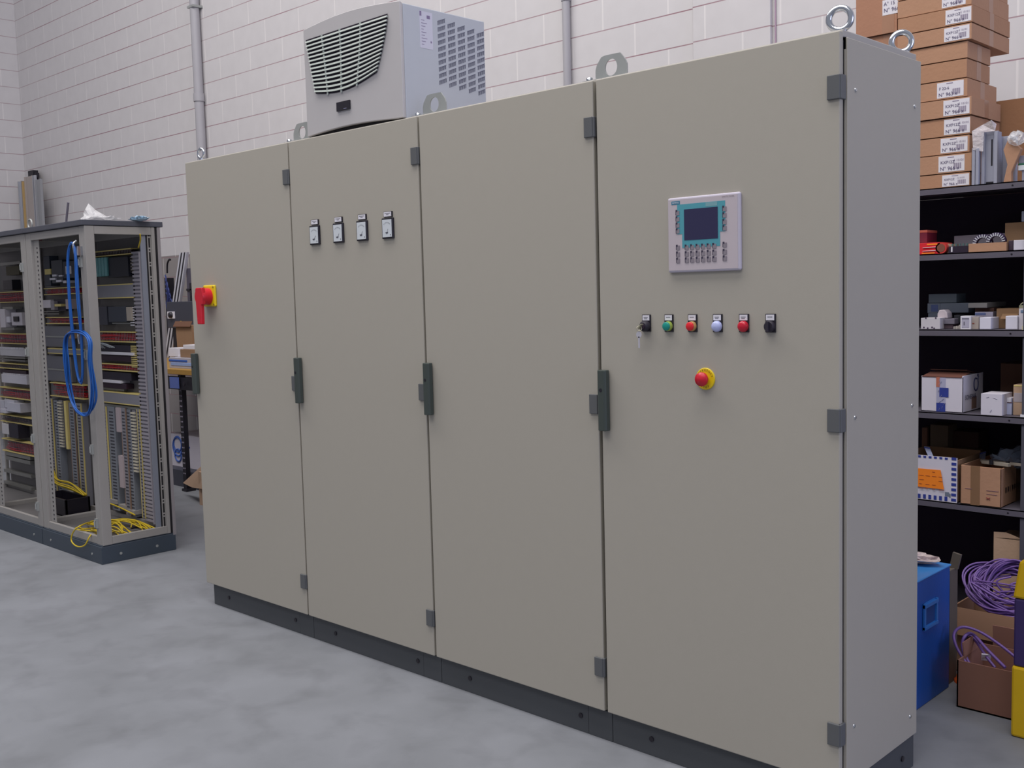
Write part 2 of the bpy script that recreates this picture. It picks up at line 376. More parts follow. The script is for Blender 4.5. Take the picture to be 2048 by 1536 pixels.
# --- rotary main switch on door 1
Pm = MB().box(-3.140, -3.040, -.012, .001, 1.431, 1.529).build('main_switch', yellow_p, encl[0], .012, 3)
m = MB().lathe((-3.092, -.012, 1.478), (0, -1, 0), [(.038, 0), (.038, .024), (.038, .046), (.036, .050)], 28)
m.prism([(-3.119, 1.510), (-3.112, 1.518), (-3.062, 1.518), (-3.055, 1.480), (-3.062, 1.442), (-3.073, 1.440), (-3.076, 1.352), (-3.112, 1.352), (-3.119, 1.460)], 1, -.064, -.046)
m.build('switch_handle', red_p, Pm, .003)
m = MB()
for sx, sz in ((-3.129, 1.519), (-3.050, 1.519), (-3.129, 1.441), (-3.050, 1.441)): m.cyl((sx, -.0125, sz), (sx, -.0118, sz), .005, 10)
m.build('screw', mat('brass_dull', '#8a7a20', .5), Pm)
# --- operator panel on door 4
E = encl[3]
px0, px1, pz0, pz1 = -.531, -.288, 1.504, 1.7195
OP = MB().box(px0, px1, -.010, .002, pz0, pz1).build('operator_panel', bezel_m, E, .006, 3)
def U(u): return px0+.004+(px1-px0-.012)*u
def V(v): return pz1-.003-(pz1-pz0-.006)*v
m = MB().box(U(.0), U(1), -.0106, -.0098, V(.985), V(.015)).build('front_film', panel_m, OP)
y0 = -.0112
MB().prism([(U(.135), V(.085)), (U(.83), V(.085)), (U(.83), V(.49)), (U(.755), V(.49)), (U(.755), V(.68)), (U(.205), V(.68)), (U(.205), V(.49)), (U(.135), V(.49))], 1, y0, -.0104).build('teal_field', teal, OP)
MB().box(U(.555), U(.72), y0-.0003, y0, V(.143), V(.090)).build('pale_strip', mat('teal_pale', '#73a0a8'), OP)
MB().box(U(.238), U(.727), y0-.0006, y0+.0002, V(.578), V(.158)).build('screen', screen_m, OP)
m = MB().box(U(.05), U(.175), y0, -.0104, V(.083), V(.036)).mat(1).text('SIEMENS', (U(.1125), y0-.0001, V(.0595)), XD, ZD, .0062)
m.build('maker_plate', [mat('logo_teal', '#2f7590'), white_p], OP)
MB().text('SIMATIC PANEL', (U(.96), -.0107, V(.035)), XD, ZD, .0058, 'RIGHT').build('model_lettering', mat('faint_print', '#8a8088'), OP)
keys = []
for col, rows in ((.112, (.16, .245, .33, .41, .635, .728, .813)), (.792, (.157, .243, .33, .412, .633, .727, .813))):
    for v in rows: keys.append((col, v))
for c in range(6):
    for v in (.64, .73, .815): keys.append((.243+c*.0805, v))
for u_, v_ in keys:
    m = MB().box(U(u_), U(u_+.056), y0-.0009, y0+.0003, V(v_+.068), V(v_+.008)).mat(1)
    m.box(U(u_+.002), U(u_+.026), y0-.0012, y0-.0008, V(v_+.022), V(v_-.004)).box(U(u_+.002), U(u_+.008), y0-.0012, y0-.0008, V(v_+.066), V(v_+.02)).build('key', [key_m, keymark], OP)
# --- push buttons and lamps on door 4
for k, (xr_, kind) in enumerate(zip((-.602, -.5205, -.4375, -.353, -.2675, -.1845), ('key', 'green', 'red', 'white', 'redlamp', 'knob'))):
    xl_, z0, z1 = xr_-.031, 1.332, 1.383; xc = (xl_+xr_)/2
    nm = {'key': 'key_switch', 'green': 'push_button', 'red': 'push_button', 'white': 'indicator_lamp', 'redlamp': 'indicator_lamp', 'knob': 'selector_knob'}[kind]
    b = MB().box(xl_, xr_, -.004, .001, z0, z1).build(nm, black, E, .001)
    m = MB().box(xl_+.0025, xr_-.0035, -.0048, -.0038, z1-.0175, z1-.002).mat(1).box(xc-.0085, xc+.0065, -.0053, -.0046, z1-.009, z1-.0075)
    if k in (0, 3, 4): m.box(xc-.007, xc+.004, -.0053, -.0046, z1-.0125, z1-.0113)
    m.build('label_plate', [white_p, ink], b)
    c = Vector((xc, -.004, z0+.0165))
    if kind in ('green', 'red'):
        MB().lathe(c, (0, -1, 0), [(.0145, 0), (.0145, .005), (.0132, .011)], 28).build('bezel_ring', mat('ring_'+kind, {'green': '#a8c05a', 'red': '#cfa068'}[kind], .3, .3), b)
        MB().lathe(c-YD*.009, (0, -1, 0), [(.0125, 0), (.0125, .006), (.011, .0075), (.001, .0078)], 28).build('button_cap', mat('green_cap', '#0f8a7e', .35) if kind == 'green' else mat('red_cap', '#d8202c', .35), b)
    elif kind in ('white', 'redlamp'):
        MB().lathe(c, (0, -1, 0), [(.0155, 0), (.0155, .007), (.0135, .011), (.008, .0135), (.001, .0142)], 28).build('lens', mat('white_lens', '#b4bce6', .3) if kind == 'white' else mat('red_lens', '#c01830', .25), b)
    elif kind == 'knob':
        m = MB().lathe(c, (0, -1, 0), [(.0155, 0), (.0155, .009), (.013, .012)], 28).box(c.x-.004, c.x+.004, -.025, -.012, c.z-.014, c.z+.014)
        m.build('knob', mat('knob_black', '#241f2c', .4), b, .001)
    else:
        MB().lathe(c, (0, -1, 0), [(.0155, 0), (.0155, .014), (.011, .018)], 28).build('lock_barrel', mat('knob_black', '#241f2c'), b)
        MB().cyl(c-YD*.017, c-YD*.0215, .008, 16).build('lock_face', mat('lock_grey', '#5a4a60', .3, .6), b)
        q = c-YD*.034
        m = MB().obox(c-YD*.028, Matrix.Rotation(R(35), 3, 'Y'), .003, .014, .017).torus(q-ZD*.006-XD*.001, Matrix.Rotation(R(70), 3, 'X') @ Matrix.Rotation(R(40), 3, 'Y'), .0075, .0009, 20, 6)
        m.build('key_in_lock', mat('key_brassy', '#b8b49a', .3, .8), b)
        m = MB().lathe(q-ZD*.024-XD*.002+YD*.0008, (0, -1, 0), [(.0095, 0), (.0095, .0018)], 24).box(q.x-.0045, q.x+.0008, q.y-.001, q.y+.0008, q.z-.064, q.z-.030)
        m.build('spare_key', mat('key_steel', '#c4c2cc', .35, .3), b)
# emergency stop
c = Vector((-.4115, 0, 1.1975))
b = MB().lathe(c, (0, -1, 0), [(.0315, 0), (.0315, .003), (.030, .004)], 40)
b.mat(1)
for st, ang0, step, rr in (('EMERGENCY', 0, -17.5, .0245), ('STOP', 180, 19, .0245)):
    for i, ch in enumerate(st):
        a = (i-(len(st)-1)/2)*step
        if ang0 == 0: th = R(90+a); ex = Vector((math.sin(th), 0, -math.cos(th))); ey = Vector((math.cos(th), 0, math.sin(th)))
        else: th = R(270+a); ex = Vector((-math.sin(th), 0, math.cos(th))); ey = Vector((-math.cos(th), 0, -math.sin(th)))
        b.text(ch, c+Vector((rr*math.cos(th), -.0042, rr*math.sin(th))), ex, ey, .0082)
es = b.build('emergency_stop', [yellow_p, mat('stop_ink', '#5a4a08', .6)], E)
MB().lathe(c-YD*.003, (0, -1, 0), [(.011, 0), (.011, .006), (.013, .008), (.0195, .014), (.0205, .020), (.0195, .0245), (.001, .0265)], 32).build('stop_button', mat('stop_red', '#c4142c', .35), es)
[bpy.data.objects.remove(o) for o in list(bpy.data.objects) if o.name.startswith('x') and o.type == 'EMPTY']

# ------------------------------------------------------------------ cooling unit on the roof
X0, X1, YF, YB = -2.312, -1.715, .015, .447
AC = thing('cooling_unit', ((X0+X1)/2, .23, 2.107), 'pale grey roof mounted cooling unit with curved slatted grille on the cabinet row', 'air conditioner')
m = MB().box(X0+.006, X1, YF+.0145, YB, 2.1075, 2.520); m.build('case', ac_steel, AC, .003)
MB().box(X0+.012, X1-.02, YF+.0125, YF+.0143, 2.1075, 2.1235).build('base_shadow_strip', gap_m, AC)  # thin black plate drawn as the shadow under the front cover
n = 14; top = []; bot = []
for i in range(n+1):
    t = i/n; x = X0+(X1-X0)*t; top.append((x, 2.526+.006*(1-t)+.018*math.sin(math.pi*t))); bot.append((x, 2.108+.012*math.sin(math.pi*min(1, t*1.05))))
m = MB()
ys = lambda t: YF-.004*math.sin(math.pi*t)
vs = []
for i in range(n+1):
    t = i/n; vs += [(top[i][0], ys(t), top[i][1]), (bot[i][0], ys(t), bot[i][1]), (top[i][0], YF+.014, top[i][1]-.006), (bot[i][0], YF+.014, bot[i][1])]
fs = []
for i in range(n):
    a, b_ = 4*i, 4*i+4
    fs += [(a, a+1, b_+1, b_), (a+2, b_+2, b_+3, a+3), (a, b_, b_+2, a+2), (a+1, a+3, b_+3, b_+1)]
fs += [(0, 2, 3, 1), (4*n, 4*n+1, 4*n+3, 4*n+2)]
m.add(vs, fs); m.build('front_cover', ac_cover, AC, .003)
# grille: dark recess with drooping slats
def gl(t): return -2.290+.052*t     # left and right edge of the grille, t from the top
def gr(t): return -1.778-.074*t**1.4
def gz(s_, t):                       # s_ across 0..1, t down 0..1
    return (2.487+.004*s_)-.200*t-.026*t*math.sin(math.pi*s_)*(.35+.65*t)-.018*t*(1-s_)
gy = YF-.0052
m = MB(); A = []
K = 16
for t in (0, 1):
    for k in range(K+1): s_ = k/K; A.append((gl(t)+(gr(t)-gl(t))*s_, gy, gz(s_, t)))
lft = [(gl(i/8), gy, gz(0, i/8)) for i in range(9)]; rgt = [(gr(i/8), gy, gz(1, i/8)) for i in range(9)]
rows = 18; G = [[(gl(i/rows)+(gr(i/rows)-gl(i/rows))*(k/K), gy, gz(k/K, i/rows)) for k in range(K+1)] for i in range(rows+1)]
V_ = [p_ for r_ in G for p_ in r_]; F_ = [(i*(K+1)+k, (i+1)*(K+1)+k, (i+1)*(K+1)+k+1, i*(K+1)+k+1) for i in range(rows) for k in range(K)]
o0 = len(V_); V2 = [(a, b+.0045, c_) for a, b, c_ in V_]
m.add(V_+V2, F_+[tuple(o0+q for q in f[::-1]) for f in F_])
m.build('grille_recess', mat('recess_dark', '#1a0c22', .9), AC)
NS = 14
sl = MB()
for j in range(NS):
    ta, tb = (j+.50)/(NS+.35), (j+.96)/(NS+.35)
    vs = []; fs = []
    for k in range(K+1):
        s_ = k/K
        for t, yy in ((ta, gy-.004), (tb, gy-.0065), (tb, gy+.001), (ta, gy+.001)): vs.append((gl(t)+(gr(t)-gl(t))*s_, yy, gz(s_, t)))
    for k in range(K):
        a = 4*k; fs += [(a, a+1, a+5, a+4), (a+1, a+2, a+6, a+5), (a+3, a, a+4, a+7), (a+2, a+3, a+7, a+6)]
    fs += [(0, 3, 2, 1), (4*K, 4*K+1, 4*K+2, 4*K+3)]
    sl.add(vs, fs)
for s_ in (.215, .44, .69):
    for j in range(NS+1):
        t0, t1 = j/(NS+.35), (j+.6)/(NS+.35)
        x = gl(t0)+(gr(t0)-gl(t0))*s_; sl.box(x-.003, x+.003, gy-.005, gy, gz(s_, t1), gz(s_, t0))
sl.build('slats', slat_m, AC)
q0, q1 = onp(675, 212, 1, YF-.004), onp(702, 230, 1, YF-.004)
m = MB().box(q0.x, q1.x, YF-.010, YF, 2.180, 2.214); m.mat(1)
m.box((q0.x+q1.x)/2+.004, (q0.x+q1.x)/2+.022, YF-.0103, YF-.0098, 2.184, 2.1865)
m.build('display', [black, mat('display_print', '#8080a0')], AC, .002)
m = MB()
for c_ in range(5):
    for r_ in range(10):
        ys_ = .199+c_*.0515; zs = 2.468-r_*.0245-c_*.0045+(.0 if c_ < 4 else .002)
        for f_ in range(7):
            m.box(X1-.001, X1+.0008, ys_+f_*.0056, ys_+f_*.0056+.0026, zs+f_*.0022, zs+f_*.0022+.0125)
        m.beam((X1+.0005, ys_-.001, zs+.0135), (X1+.0005, ys_+.038, zs+.0285), .0016, .0016)
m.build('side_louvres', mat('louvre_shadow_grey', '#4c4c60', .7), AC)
m = MB().box(X1-.001, X1+.0007, .108, .172, 2.372, 2.506).mat(1)
for i in range(9): m.box(X1+.0006, X1+.001, .116, .116+.012+.02*((i*37 % 5)/5), 2.385+i*.011, 2.387+i*.011)
m.box(X1+.0006, X1+.001, .144, .160, 2.482, 2.494).box(X1+.0006, X1+.001, .109, .118, 2.488, 2.505).box(X1+.0006, X1+.001, .160, .166, 2.395, 2.402)
m.build('rating_plate', [mat('rating_paper', '#c6c6d4', .4), mat('rating_ink', '#7c7090', .6)], AC)

# ------------------------------------------------------------------ open enclosures on the left
XR = -4.42
bays = [(-5.215, XR), (-6.015, -5.222), (-6.820, -6.022)]
olab = ['open grey cabinet frame full of wiring with bare right side, nearest the closed row',
        'open grey cabinet frame full of red wiring, second from the right of the open row',
        'open grey cabinet frame at the left edge of the picture, mostly hidden']
HZ = 1.905
def cols(m, x0, x1, y0, y1): m.box(x0, x1, y0, y1, .105, HZ-.02)
open_b = []
for i, (a, b) in enumerate(bays):
    O = thing('open_cabinet', ((a+b)/2, .25, 0), olab[i], 'electrical cabinet', 'open cabinet frames with wiring inside'); open_b.append(O)
    m = MB()
    cols(m, b-.072, b-.02, .03, .052); cols(m, b-.02, b, .0302, .085)            # front right column, folded
    cols(m, a+.02, a+.072, .03, .052); cols(m, a, a+.02, .0302, .085)
    cols(m, b-.02, b, .420, .441); cols(m, a, a+.02, .420, .441)
    for z in (.106, HZ-.0645): m.box(a+.073, b-.073, .0305, .0515, z, z+.044).box(b-.0195, b-.0005, .0855, .4195, z, z+.044).box(a+.0005, a+.0195, .0855, .4195, z, z+.044).box(a+.021, b-.021, .421, .440, z, z+.044)
    m.build('frame', frame_m, O, .002)
    MB().box(a-.001, b+.004, .015, .492, HZ-.018, HZ+.012).build('roof_plate', slate_m, O, .003)
    MB().box(a+.021, b-.021, .056, .418, .108, .125).build('floor_plate', plate_m, O)
    if i == 0:
        MB().box(b-.012, b-.002, .4415, .4545, .105, HZ-.02).build('rubber_seal', gap_m, O)
    MB().box(a+.002, b+.001, .455, .474, .09, HZ-.02).build('rear_panel', mat('rear_panel_grey', '#8d888a', .5), O)
    P = MB().box(a+.001, b, .018, .470, 0, .098).box(a+.004, b-.004, .025, .46, .098, .105).build('plinth', mat('slate_plinth', '#3a4450', .5, 0, .05, 10), O, .0015, 1)
    for q in ([(b-.12, 0), (a+.12, 0)]+([(0, .13), (0, .35)] if i == 0 else [])):
        if q[1]: MB().cyl((b-.001, q[1], .045), (b+.002, q[1], .045), .008, 12).build('plinth_screw', zinc, P)
        else: MB().cyl((q[0], .019, .045), (q[0], .0155, .045), .007, 12).build('plinth_screw', zinc, P)
    # perforated inner strut on the left and slotted strut at the rear right
    st = MB().box(a+.0725, a+.152, .045, .048, .152, HZ-.066).mat(1)
    z = .165
    while z < HZ-.09:
        st.box(a+.118, a+.130, .0440, .0452, z, z+.010); z += .0262
    st.build('perforated_strut', [frame_m, black], O)
    if i == 0:
        st = MB().box(b-.014, b-.008, .397, .4195, .15, HZ-.066).mat(1)
        z = .15
        while z < HZ-.12:
            st.box(b-.0082, b-.0072, .4035, .4135, z, z+.055).cyl((b-.009, .4085, z+.068), (b-.0072, .4085, z+.068), .005, 8); z += .081
        st.build('slotted_strut', [frame_m, gap_m], O)
        MB().box(b-.014, b-.008, .3885, .3965, .15, HZ-.066).build('edge_trim', gap_m, O)
        MB().box(b-.018, b-.010, .357, .388, .15, HZ-.066).build('side_rail', mat('rail_blue_grey', '#8a8f9c', .45, .3), O)
    for z in (1.66, 1.15, .62, .2):                                    # hinge clips on the front columns
        MB().box(b-.066, b-.045, .018, .032, z, z+.055).cyl((b-.055, .014, z+.01), (b-.055, .014, z+.045), .005, 8).build('hinge_clip', zinc, O)
    MB().box(a+.07, b-.035, .440, .445, .16, HZ-.05).build('mounting_plate', plate_m, O)
YD_ = .385                                                                 # front of the wiring ducts
YP = .439
def hduct(O, x0, x1, z0, z1, fill=None):
    """horizontal slotted duct: two cream lips, slotted face or open and full of wires"""
    m = MB().box(x0, x1, YD_, YP, z0, z0+.006).box(x0, x1, YD_, YP, z1-.006, z1)
    m.mat(1)
    if fill is None: m.box(x0, x1, YD_+.001, YD_+.003, z0+.004, z1-.004)
    else:
        n_ = int((x1-x0)/.02)
        for k in range(n_): m.box(x0+k*.02, x0+k*.02+.003, YD_+.010, YD_+.012, z0+.005, z1-.005)
    d = m.build('wiring_duct', [cream, duct_m], O)
    if fill:
        wv = MB()
        for k in range(16):
            zz = z0+.008+(z1-z0-.016)*random.random(); xa = x0+random.random()*.1*(x1-x0); xb = x1-random.random()*.15*(x1-x0); yy = YD_+.014+.03*random.random()
            wv.tube([(xa, yy, zz), (xa+(xb-xa)*.3, yy-.008*random.random(), zz+random.uniform(-.006, .006)), (xa+(xb-xa)*.65, yy, zz+random.uniform(-.006, .006)), (xb, yy, zz)], .0042, 6)
        wv.build('wires', fill, d); d.children[0]['kind'] = 'stuff'
def row_x(pxa, pxb, py): return fx(pxa, py, YD_), fx(pxb, py, YD_)
red_w, dark_w = darkred, mat('dark_wires', '#30101c', .5, 0, .3, 50)
# bay 0 (seen through its right side)
O = open_b[0]; XA, XB = bays[0][0]+.085, -4.605
for (pa, pb, fill) in ((500, 512, dark_w), (569, 597, None), (663, 684, red_w), (727, 741, red_w), (783, 806, None)):
    hduct(O, XA, XB, fz(220, pb, YD_), fz(220, pa, YD_), fill)
z = fz(220, 815, YD_)
MB().box(XA, XB, YD_+.02, YP, fz(220, 815, YD_), fz(220, 810, YD_)).build('din_rail', zinc, O)
# right vertical comb duct
xv0, xv1 = XB+.008, XB+.150; m = MB()
zt, zb = 1.745, .165
m.box(xv1-.004, xv1, YD_-.03, YP, zb, zt).box(xv0, xv1, YD_+.006, YD_+.008, zb, zt)
z = zb
while z < zt: m.box(xv0, xv1-.03, YD_-.004, YD_+.006, z, z+.0125).box(xv1-.001, xv1+.001, YD_-.02, YP-.004, z, z+.0125) if False else m.box(xv0, xv1-.03, YD_-.004, YD_+.006, z, z+.0125); z += .0225
m.build('slotted_trunking', [mat('trunking_grey', '#9a969f', .6)], O)
def dev(O, name, pl, pr_, pt, pb, mt, depth=.05, bevel=.002, extra=None):
    pm = (pt+pb)/2; Yd = YP-depth; x0, x1 = fx(pl, pm, Yd), fx(pr_, pm, Yd); z0, z1 = fz((pl+pr_)/2, pb, Yd), fz((pl+pr_)/2, pt, Yd)
    m = MB().box(x0, x1, Yd, YP, z0, z1)
    ms = [mt]
    if extra: ms.append(extra[1]); m.mat(1); extra[0](m, x0, x1, z0, z1, Yd)
    return m.build(name, ms, O, bevel)
teal_m = mat('module_teal', '#5f9a9c', .45)
for k in range(6): dev(O, 'plc_module', 178.5+k*6, 183.7+k*6, 516.5-k*.4, 554-k*.4, teal_m, .07)
dev(O, 'plc_rack', 214.5, 256, 514, 554, mat('module_dark', '#191c28', .5), .06)
dev(O, 'relay_box', 187, 214, 613, 650, dgrey, .05); dev(O, 'relay_box', 216.5, 252, 613, 644, mat('relay_slate', '#343a46', .5), .06)
dev(O, 'terminal_block', 252.5, 262.5, 614, 642, mat('terminal_beige', '#a59c92', .6), .06)
def teeth(n_):
    def f(m, x0, x1, z0, z1, Yd):
        for k in range(n_): m.box(x0, x1, Yd-.006, Yd+.001, z0+(z1-z0)*(k+.15)/n_, z0+(z1-z0)*(k+.6)/n_)
    return f
dev(O, 'terminal_strip', 262, 269.5, 612, 652, darkm, .045, 0, (teeth(8), white_p))
dev(O, 'din_rail', 216, 262, 645, 648, zinc, .02, 0)
dev(O, 'contactor_row', 190, 264, 690, 704, mat('contactor_dark', '#231f2e', .5), .05)
dev(O, 'label_carrier', 190, 266, 704, 709.5, white_p, .06, 0)
dev(O, 'contactor_row', 190, 264, 711, 722, mat('contactor_plum', '#2a1628', .5), .05)
dev(O, 'contactor_row', 190, 262, 744, 759, mat('contactor_dark', '#231f2e'), .05)
dev(O, 'label_carrier', 191, 241, 759.5, 765, white_p, .06, 0)
dev(O, 'contactor_row', 191, 252, 766, 776, mat('contactor_plum', '#2a1628'), .05)
dev(O, 'din_rail', 190, 248, 776, 780, zinc, .02, 0)
m = MB()
for k in range(3):
    a = fx(197+k*4, 697, YP-.07); m.tube([(a, YP-.055, 1.185), (a+.03, YP-.10, 1.215), (a+.10, YP-.10, 1.215), (a+.13, YP-.055, 1.19)], .004, 6)
m.build('wires', mat('grey_wires', '#a0a8b0'), O)
dev(O, 'terminal_strip', 264, 275, 690, 735, darkm, .045, 0, (teeth(12), cream))
dev(O, 'terminal_strip', 255, 264, 514, 545, mat('terminal_beige', '#a59c92'), .045, 0, (teeth(5), gap_m))
# lower verticals
def vstrip(O, name, ptop, pbot, wpx, mt, depth=.04, lip=None, tooth=None):
    Yd = YP-depth; x0, x1 = fx(ptop[0], ptop[1], Yd), fx(ptop[0]+wpx, ptop[1], Yd); z1, z0 = fz(ptop[0], ptop[1], Yd), fz(pbot[0], pbot[1], Yd)
    m = MB().box(x0, x1, Yd, YP, z0, z1); ms = [mt]
    if lip: m.mat(1).box(x0-.003, x0+.001, Yd-.002, Yd+.006, z0, z1).box(x1-.001, x1+.003, Yd-.002, Yd+.006, z0, z1); ms.append(lip)
    if tooth:
        m.mat(len(ms)); ms.append(tooth); z = z0+.004
        while z < z1-.01: m.box(x0-.004, x1+.002, Yd-.010, Yd+.001, z, z+.010); z += .0195
    elif name == 'wiring_duct' and x1-x0 > .02:
        m.mat(len(ms)); ms.append(mat('duct_slots', '#3c3c45', .8)); z = z0+.01; q = (x1-x0)*.22
        while z < z1-.02: m.box(x0+q, x1-q, Yd-.0006, Yd+.0002, z, z+.008); z += .020
    m.build(name, ms, O)
Vd = 'wiring_duct'
vstrip(O, 'terminal_strip', (196, 812), (214, 985), 5, white_p, .06)
vstrip(O, Vd, (203, 812), (222, 1000), 8, duct_m, .05, cream)
vstrip(O, Vd, (214, 812), (232, 1020), 14, mat('duct_slate', '#80858e', .6), .045)
vstrip(O, 'terminal_strip', (230.5, 815), (238, 864), 8, mat('terminal_pink', '#b3a6aa', .6), .06)
vstrip(O, 'terminal_strip', (236.5, 911), (243, 975), 8, mat('terminal_pink', '#b3a6aa'), .06)
vstrip(O, Vd, (241, 815), (254, 1030), 9, duct_m, .05, mat('duct_lip_rust', '#8c7464', .6))
vstrip(O, Vd, (251, 818), (263, 1032), 9, mat('duct_slate', '#80858e'), .042)
for a, b_ in ((226, 1005), (246, 1016), (262, 1026)): dev(O, 'duct_end', a-8, a+7, b_-6, b_+2, mat('duct_end_pale', '#a09c98', .6), .055, 0)
vstrip(O, 'terminal_strip', (264, 820), (274, 945), 7, duct_m, .04, None, mat('terminal_cream', '#c8c2b0', .6))
vstrip(O, Vd, (273.5, 818), (284, 1035), 5, duct_m, .05, cream)
# bay 1 (seen through the front of bay 0) and its own front
O = open_b[1]; XA1, XB1 = bays[1][0]+.16, bays[1][1]-.12
for (pa, pb, fill) in ((575, 589, red_w), (634, 648, red_w), (697, 708, None), (766, 794, red_w)):
    hduct(O, XA1, XB1, fz(120, pb, YD_), fz(120, pa, YD_), fill)
dev(O, 'relay_box', 88, 100, 512, 572, mat('relay_slate', '#343a46'), .06)
dev(O, 'power_supply', 103, 125, 520, 566, mat('psu_slate', '#3c4048', .5), .07)
dev(O, 'power_supply', 126, 150, 522, 556, mat('relay_slate', '#343a46'), .07)
dev(O, 'rating_label', 131, 142, 532, 548, paper, .074, 0)
dev(O, 'terminal_block', 89, 101, 538, 549, cream, .07)
for k, (a, b_, c_, d_) in enumerate(((99, 110, 556, 560), (112, 122, 560, 564), (104, 112, 549, 553), (117, 124, 550, 553), (126, 132, 561, 566))): dev(O, 'connector', a, b_, c_, d_, white_p, .08, .001)
dev(O, 'circuit_breaker', 76, 101, 600, 616, mat('breaker_grey', '#d2ccd2', .5), .07)
dev(O, 'circuit_breaker', 101, 108, 602, 620, mat('breaker_dim', '#8e8890', .5), .075)
dev(O, 'cable_lug', 109, 122, 608, 613, cream, .08, .001)
dev(O, 'circuit_breaker', 131, 139, 598, 618, mat('terminal_pink', '#b3a6aa'), .075)
dev(O, 'contactor_row', 108, 131, 598, 622, mat('contactor_dark', '#231f2e'), .05)
for pt_ in (622, 626.5): dev(O, 'din_rail', 78, 118, pt_, pt_+2.5, mat('rail_grey', '#8a8a86', .4, .5), .03, 0)
dev(O, 'mounting_box', 90, 143, 652, 694, mat('box_grey', '#70717a', .5), .03); dev(O, 'mounting_box', 92, 143, 712, 763, mat('box_grey', '#70717a'), .03)
dev(O, 'din_rail', 92, 140, 672, 675, zinc, .035, 0); dev(O, 'din_rail', 96, 140, 738, 741, zinc, .035, 0)
dev(O, 'name_tag', 135, 146, 663, 677, mat('tag_peach', '#b3926e', .6), .05, 0)
dev(O, 'terminal_strip', 82, 90, 658, 692, darkm, .03, 0, (teeth(10), duct_m)); dev(O, 'terminal_strip', 84, 92, 715, 762, darkm, .03, 0, (teeth(12), duct_m))
vstrip(O, 'terminal_strip', (90, 797), (99, 855), 5, duct_m, .05, None, mat('terminal_cream', '#c8c2b0'))
vstrip(O, 'wiring_duct', (95.5, 797), (107, 1000), 7, duct_m, .05, cream)
vstrip(O, 'terminal_strip', (117, 800), (127, 895), 7, duct_m, .04, None, mat('terminal_cream', '#c8c2b0'))
vstrip(O, 'terminal_strip', (127, 802), (133, 898), 4, cream, .06)
vstrip(O, 'wiring_duct', (137, 805), (147, 1005), 10, mat('duct_slate', '#80858e'), .045, mat('duct_lip_rust', '#8c7464'))
vstrip(O, 'wiring_duct', (107, 800), (119, 1003), 7, mat('duct_slate', '#80858e'), .045)
vstrip(O, 'wiring_duct', (152, 806), (162, 1010), 9, duct_m, .045, cream)
for a, b_ in ((128, 990), (150, 1000)): dev(O, 'duct_end', a-10, a+8, b_-6, b_+2, mat('duct_end_pale', '#a09c98', .6), .055, 0)
# left of the double post: deep inside bay 2
O = open_b[2]; XA2, XB2 = bays[2][0]+.06, bays[2][1]-.07
for (pa, pb, fill) in ((583, 605, red_w), (667, 688, red_w), (727, 738, dark_w), (776, 797, red_w), (831, 846, dark_w), (880, 905, red_w)):
    hduct(O, XA2, XB2, fz(25, pb, YD_), fz(25, pa, YD_), fill)
dev(O, 'power_supply', 0, 10, 618, 655, mat('breaker_grey', '#d2ccd2'), .08)
dev(O, 'circuit_breaker', 12, 19, 633, 645, white_p, .07); dev(O, 'circuit_breaker', 23, 44, 625, 651, mat('breaker_grey', '#d2ccd2'), .06, .002, (lambda m, x0, x1, z0, z1, Yd: m.box(x0+.3*(x1-x0), x0+.75*(x1-x0), Yd-.01, Yd, z0+.3*(z1-z0), z0+.7*(z1-z0)), black))
dev(O, 'connector', 5, 25, 614, 619, mat('rail_grey', '#8a8a86'), .07); dev(O, 'connector', 2, 28, 655, 660, mat('rail_grey', '#8a8a86'), .07)
dev(O, 'terminal_strip', 0, 50, 696, 712, mat('terminal_whitish', '#cac8cc', .6), .06, .001, (lambda m, x0, x1, z0, z1, Yd: [m.box(x0+k*.02, x0+k*.02+.012, Yd-.006, Yd, z1-.008, z1+.006) for k in range(int((x1-x0)/.02))], white_p))
dev(O, 'din_rail', 0, 50, 713, 717, mat('rail_grey', '#8a8a86'), .05, 0); dev(O, 'din_rail', 0, 50, 719, 722, mat('rail_grey', '#8a8a86'), .05, 0)
dev(O, 'contactor_row', 0, 52, 740, 748, mat('contactor_plum', '#2a1628'), .05)
dev(O, 'bus_module', 3, 53, 750, 767, mat('bus_white', '#cfcdd6', .5), .07, .002, (lambda m, x0, x1, z0, z1, Yd: [m.box(x0+k*.022, x0+k*.022+.012, Yd+.01, Yd+.03, z1, z1+.008) for k in range(int((x1-x0)/.022))], white_p))
for k, (a, b_, c_, d_) in enumerate(((0, 8, 800, 824), (9, 28, 800, 816), (14, 40, 806, 824), (0, 12, 818, 826))): dev(O, 'contactor', a, b_, c_, d_, mat('contactor_pale', '#c4c4d0', .5), .06+.01*k)
dev(O, 'relay_box', 4, 17, 848, 868, mat('terminal_whitish', '#a8a6a8'), .07); dev(O, 'relay_box', 18, 36, 848, 876, mat('contactor_dark', '#231f2e'), .08)
for pt_ in (908, 917): dev(O, 'terminal_strip', 12, 60, pt_, pt_+7, mat('rail_grey', '#8a8a86'), .05, 0)
dev(O, 'din_rail', 8, 62, 944, 950, mat('rail_grey', '#8a8a86'), .04, 0); dev(O, 'din_rail', 8, 62, 968, 974, mat('rail_grey', '#8a8a86'), .04, 0)
dev(O, 'din_rail', 0, 40, 524, 530, mat('rail_grey', '#8a8a86'), .05, 0); dev(O, 'contactor_row', 6, 24, 560, 580, black, .06); dev(O, 'contactor_row', 12, 38, 532, 550, mat('olive_box', '#4c4630', .6), .06)
tube = MB().tube([onp(280, 468, 1, .3), onp(281, 480, 1, .31), onp(277, 495, 1, .33)], .004, 6); tube.build('wires', yel_c, open_b[0])

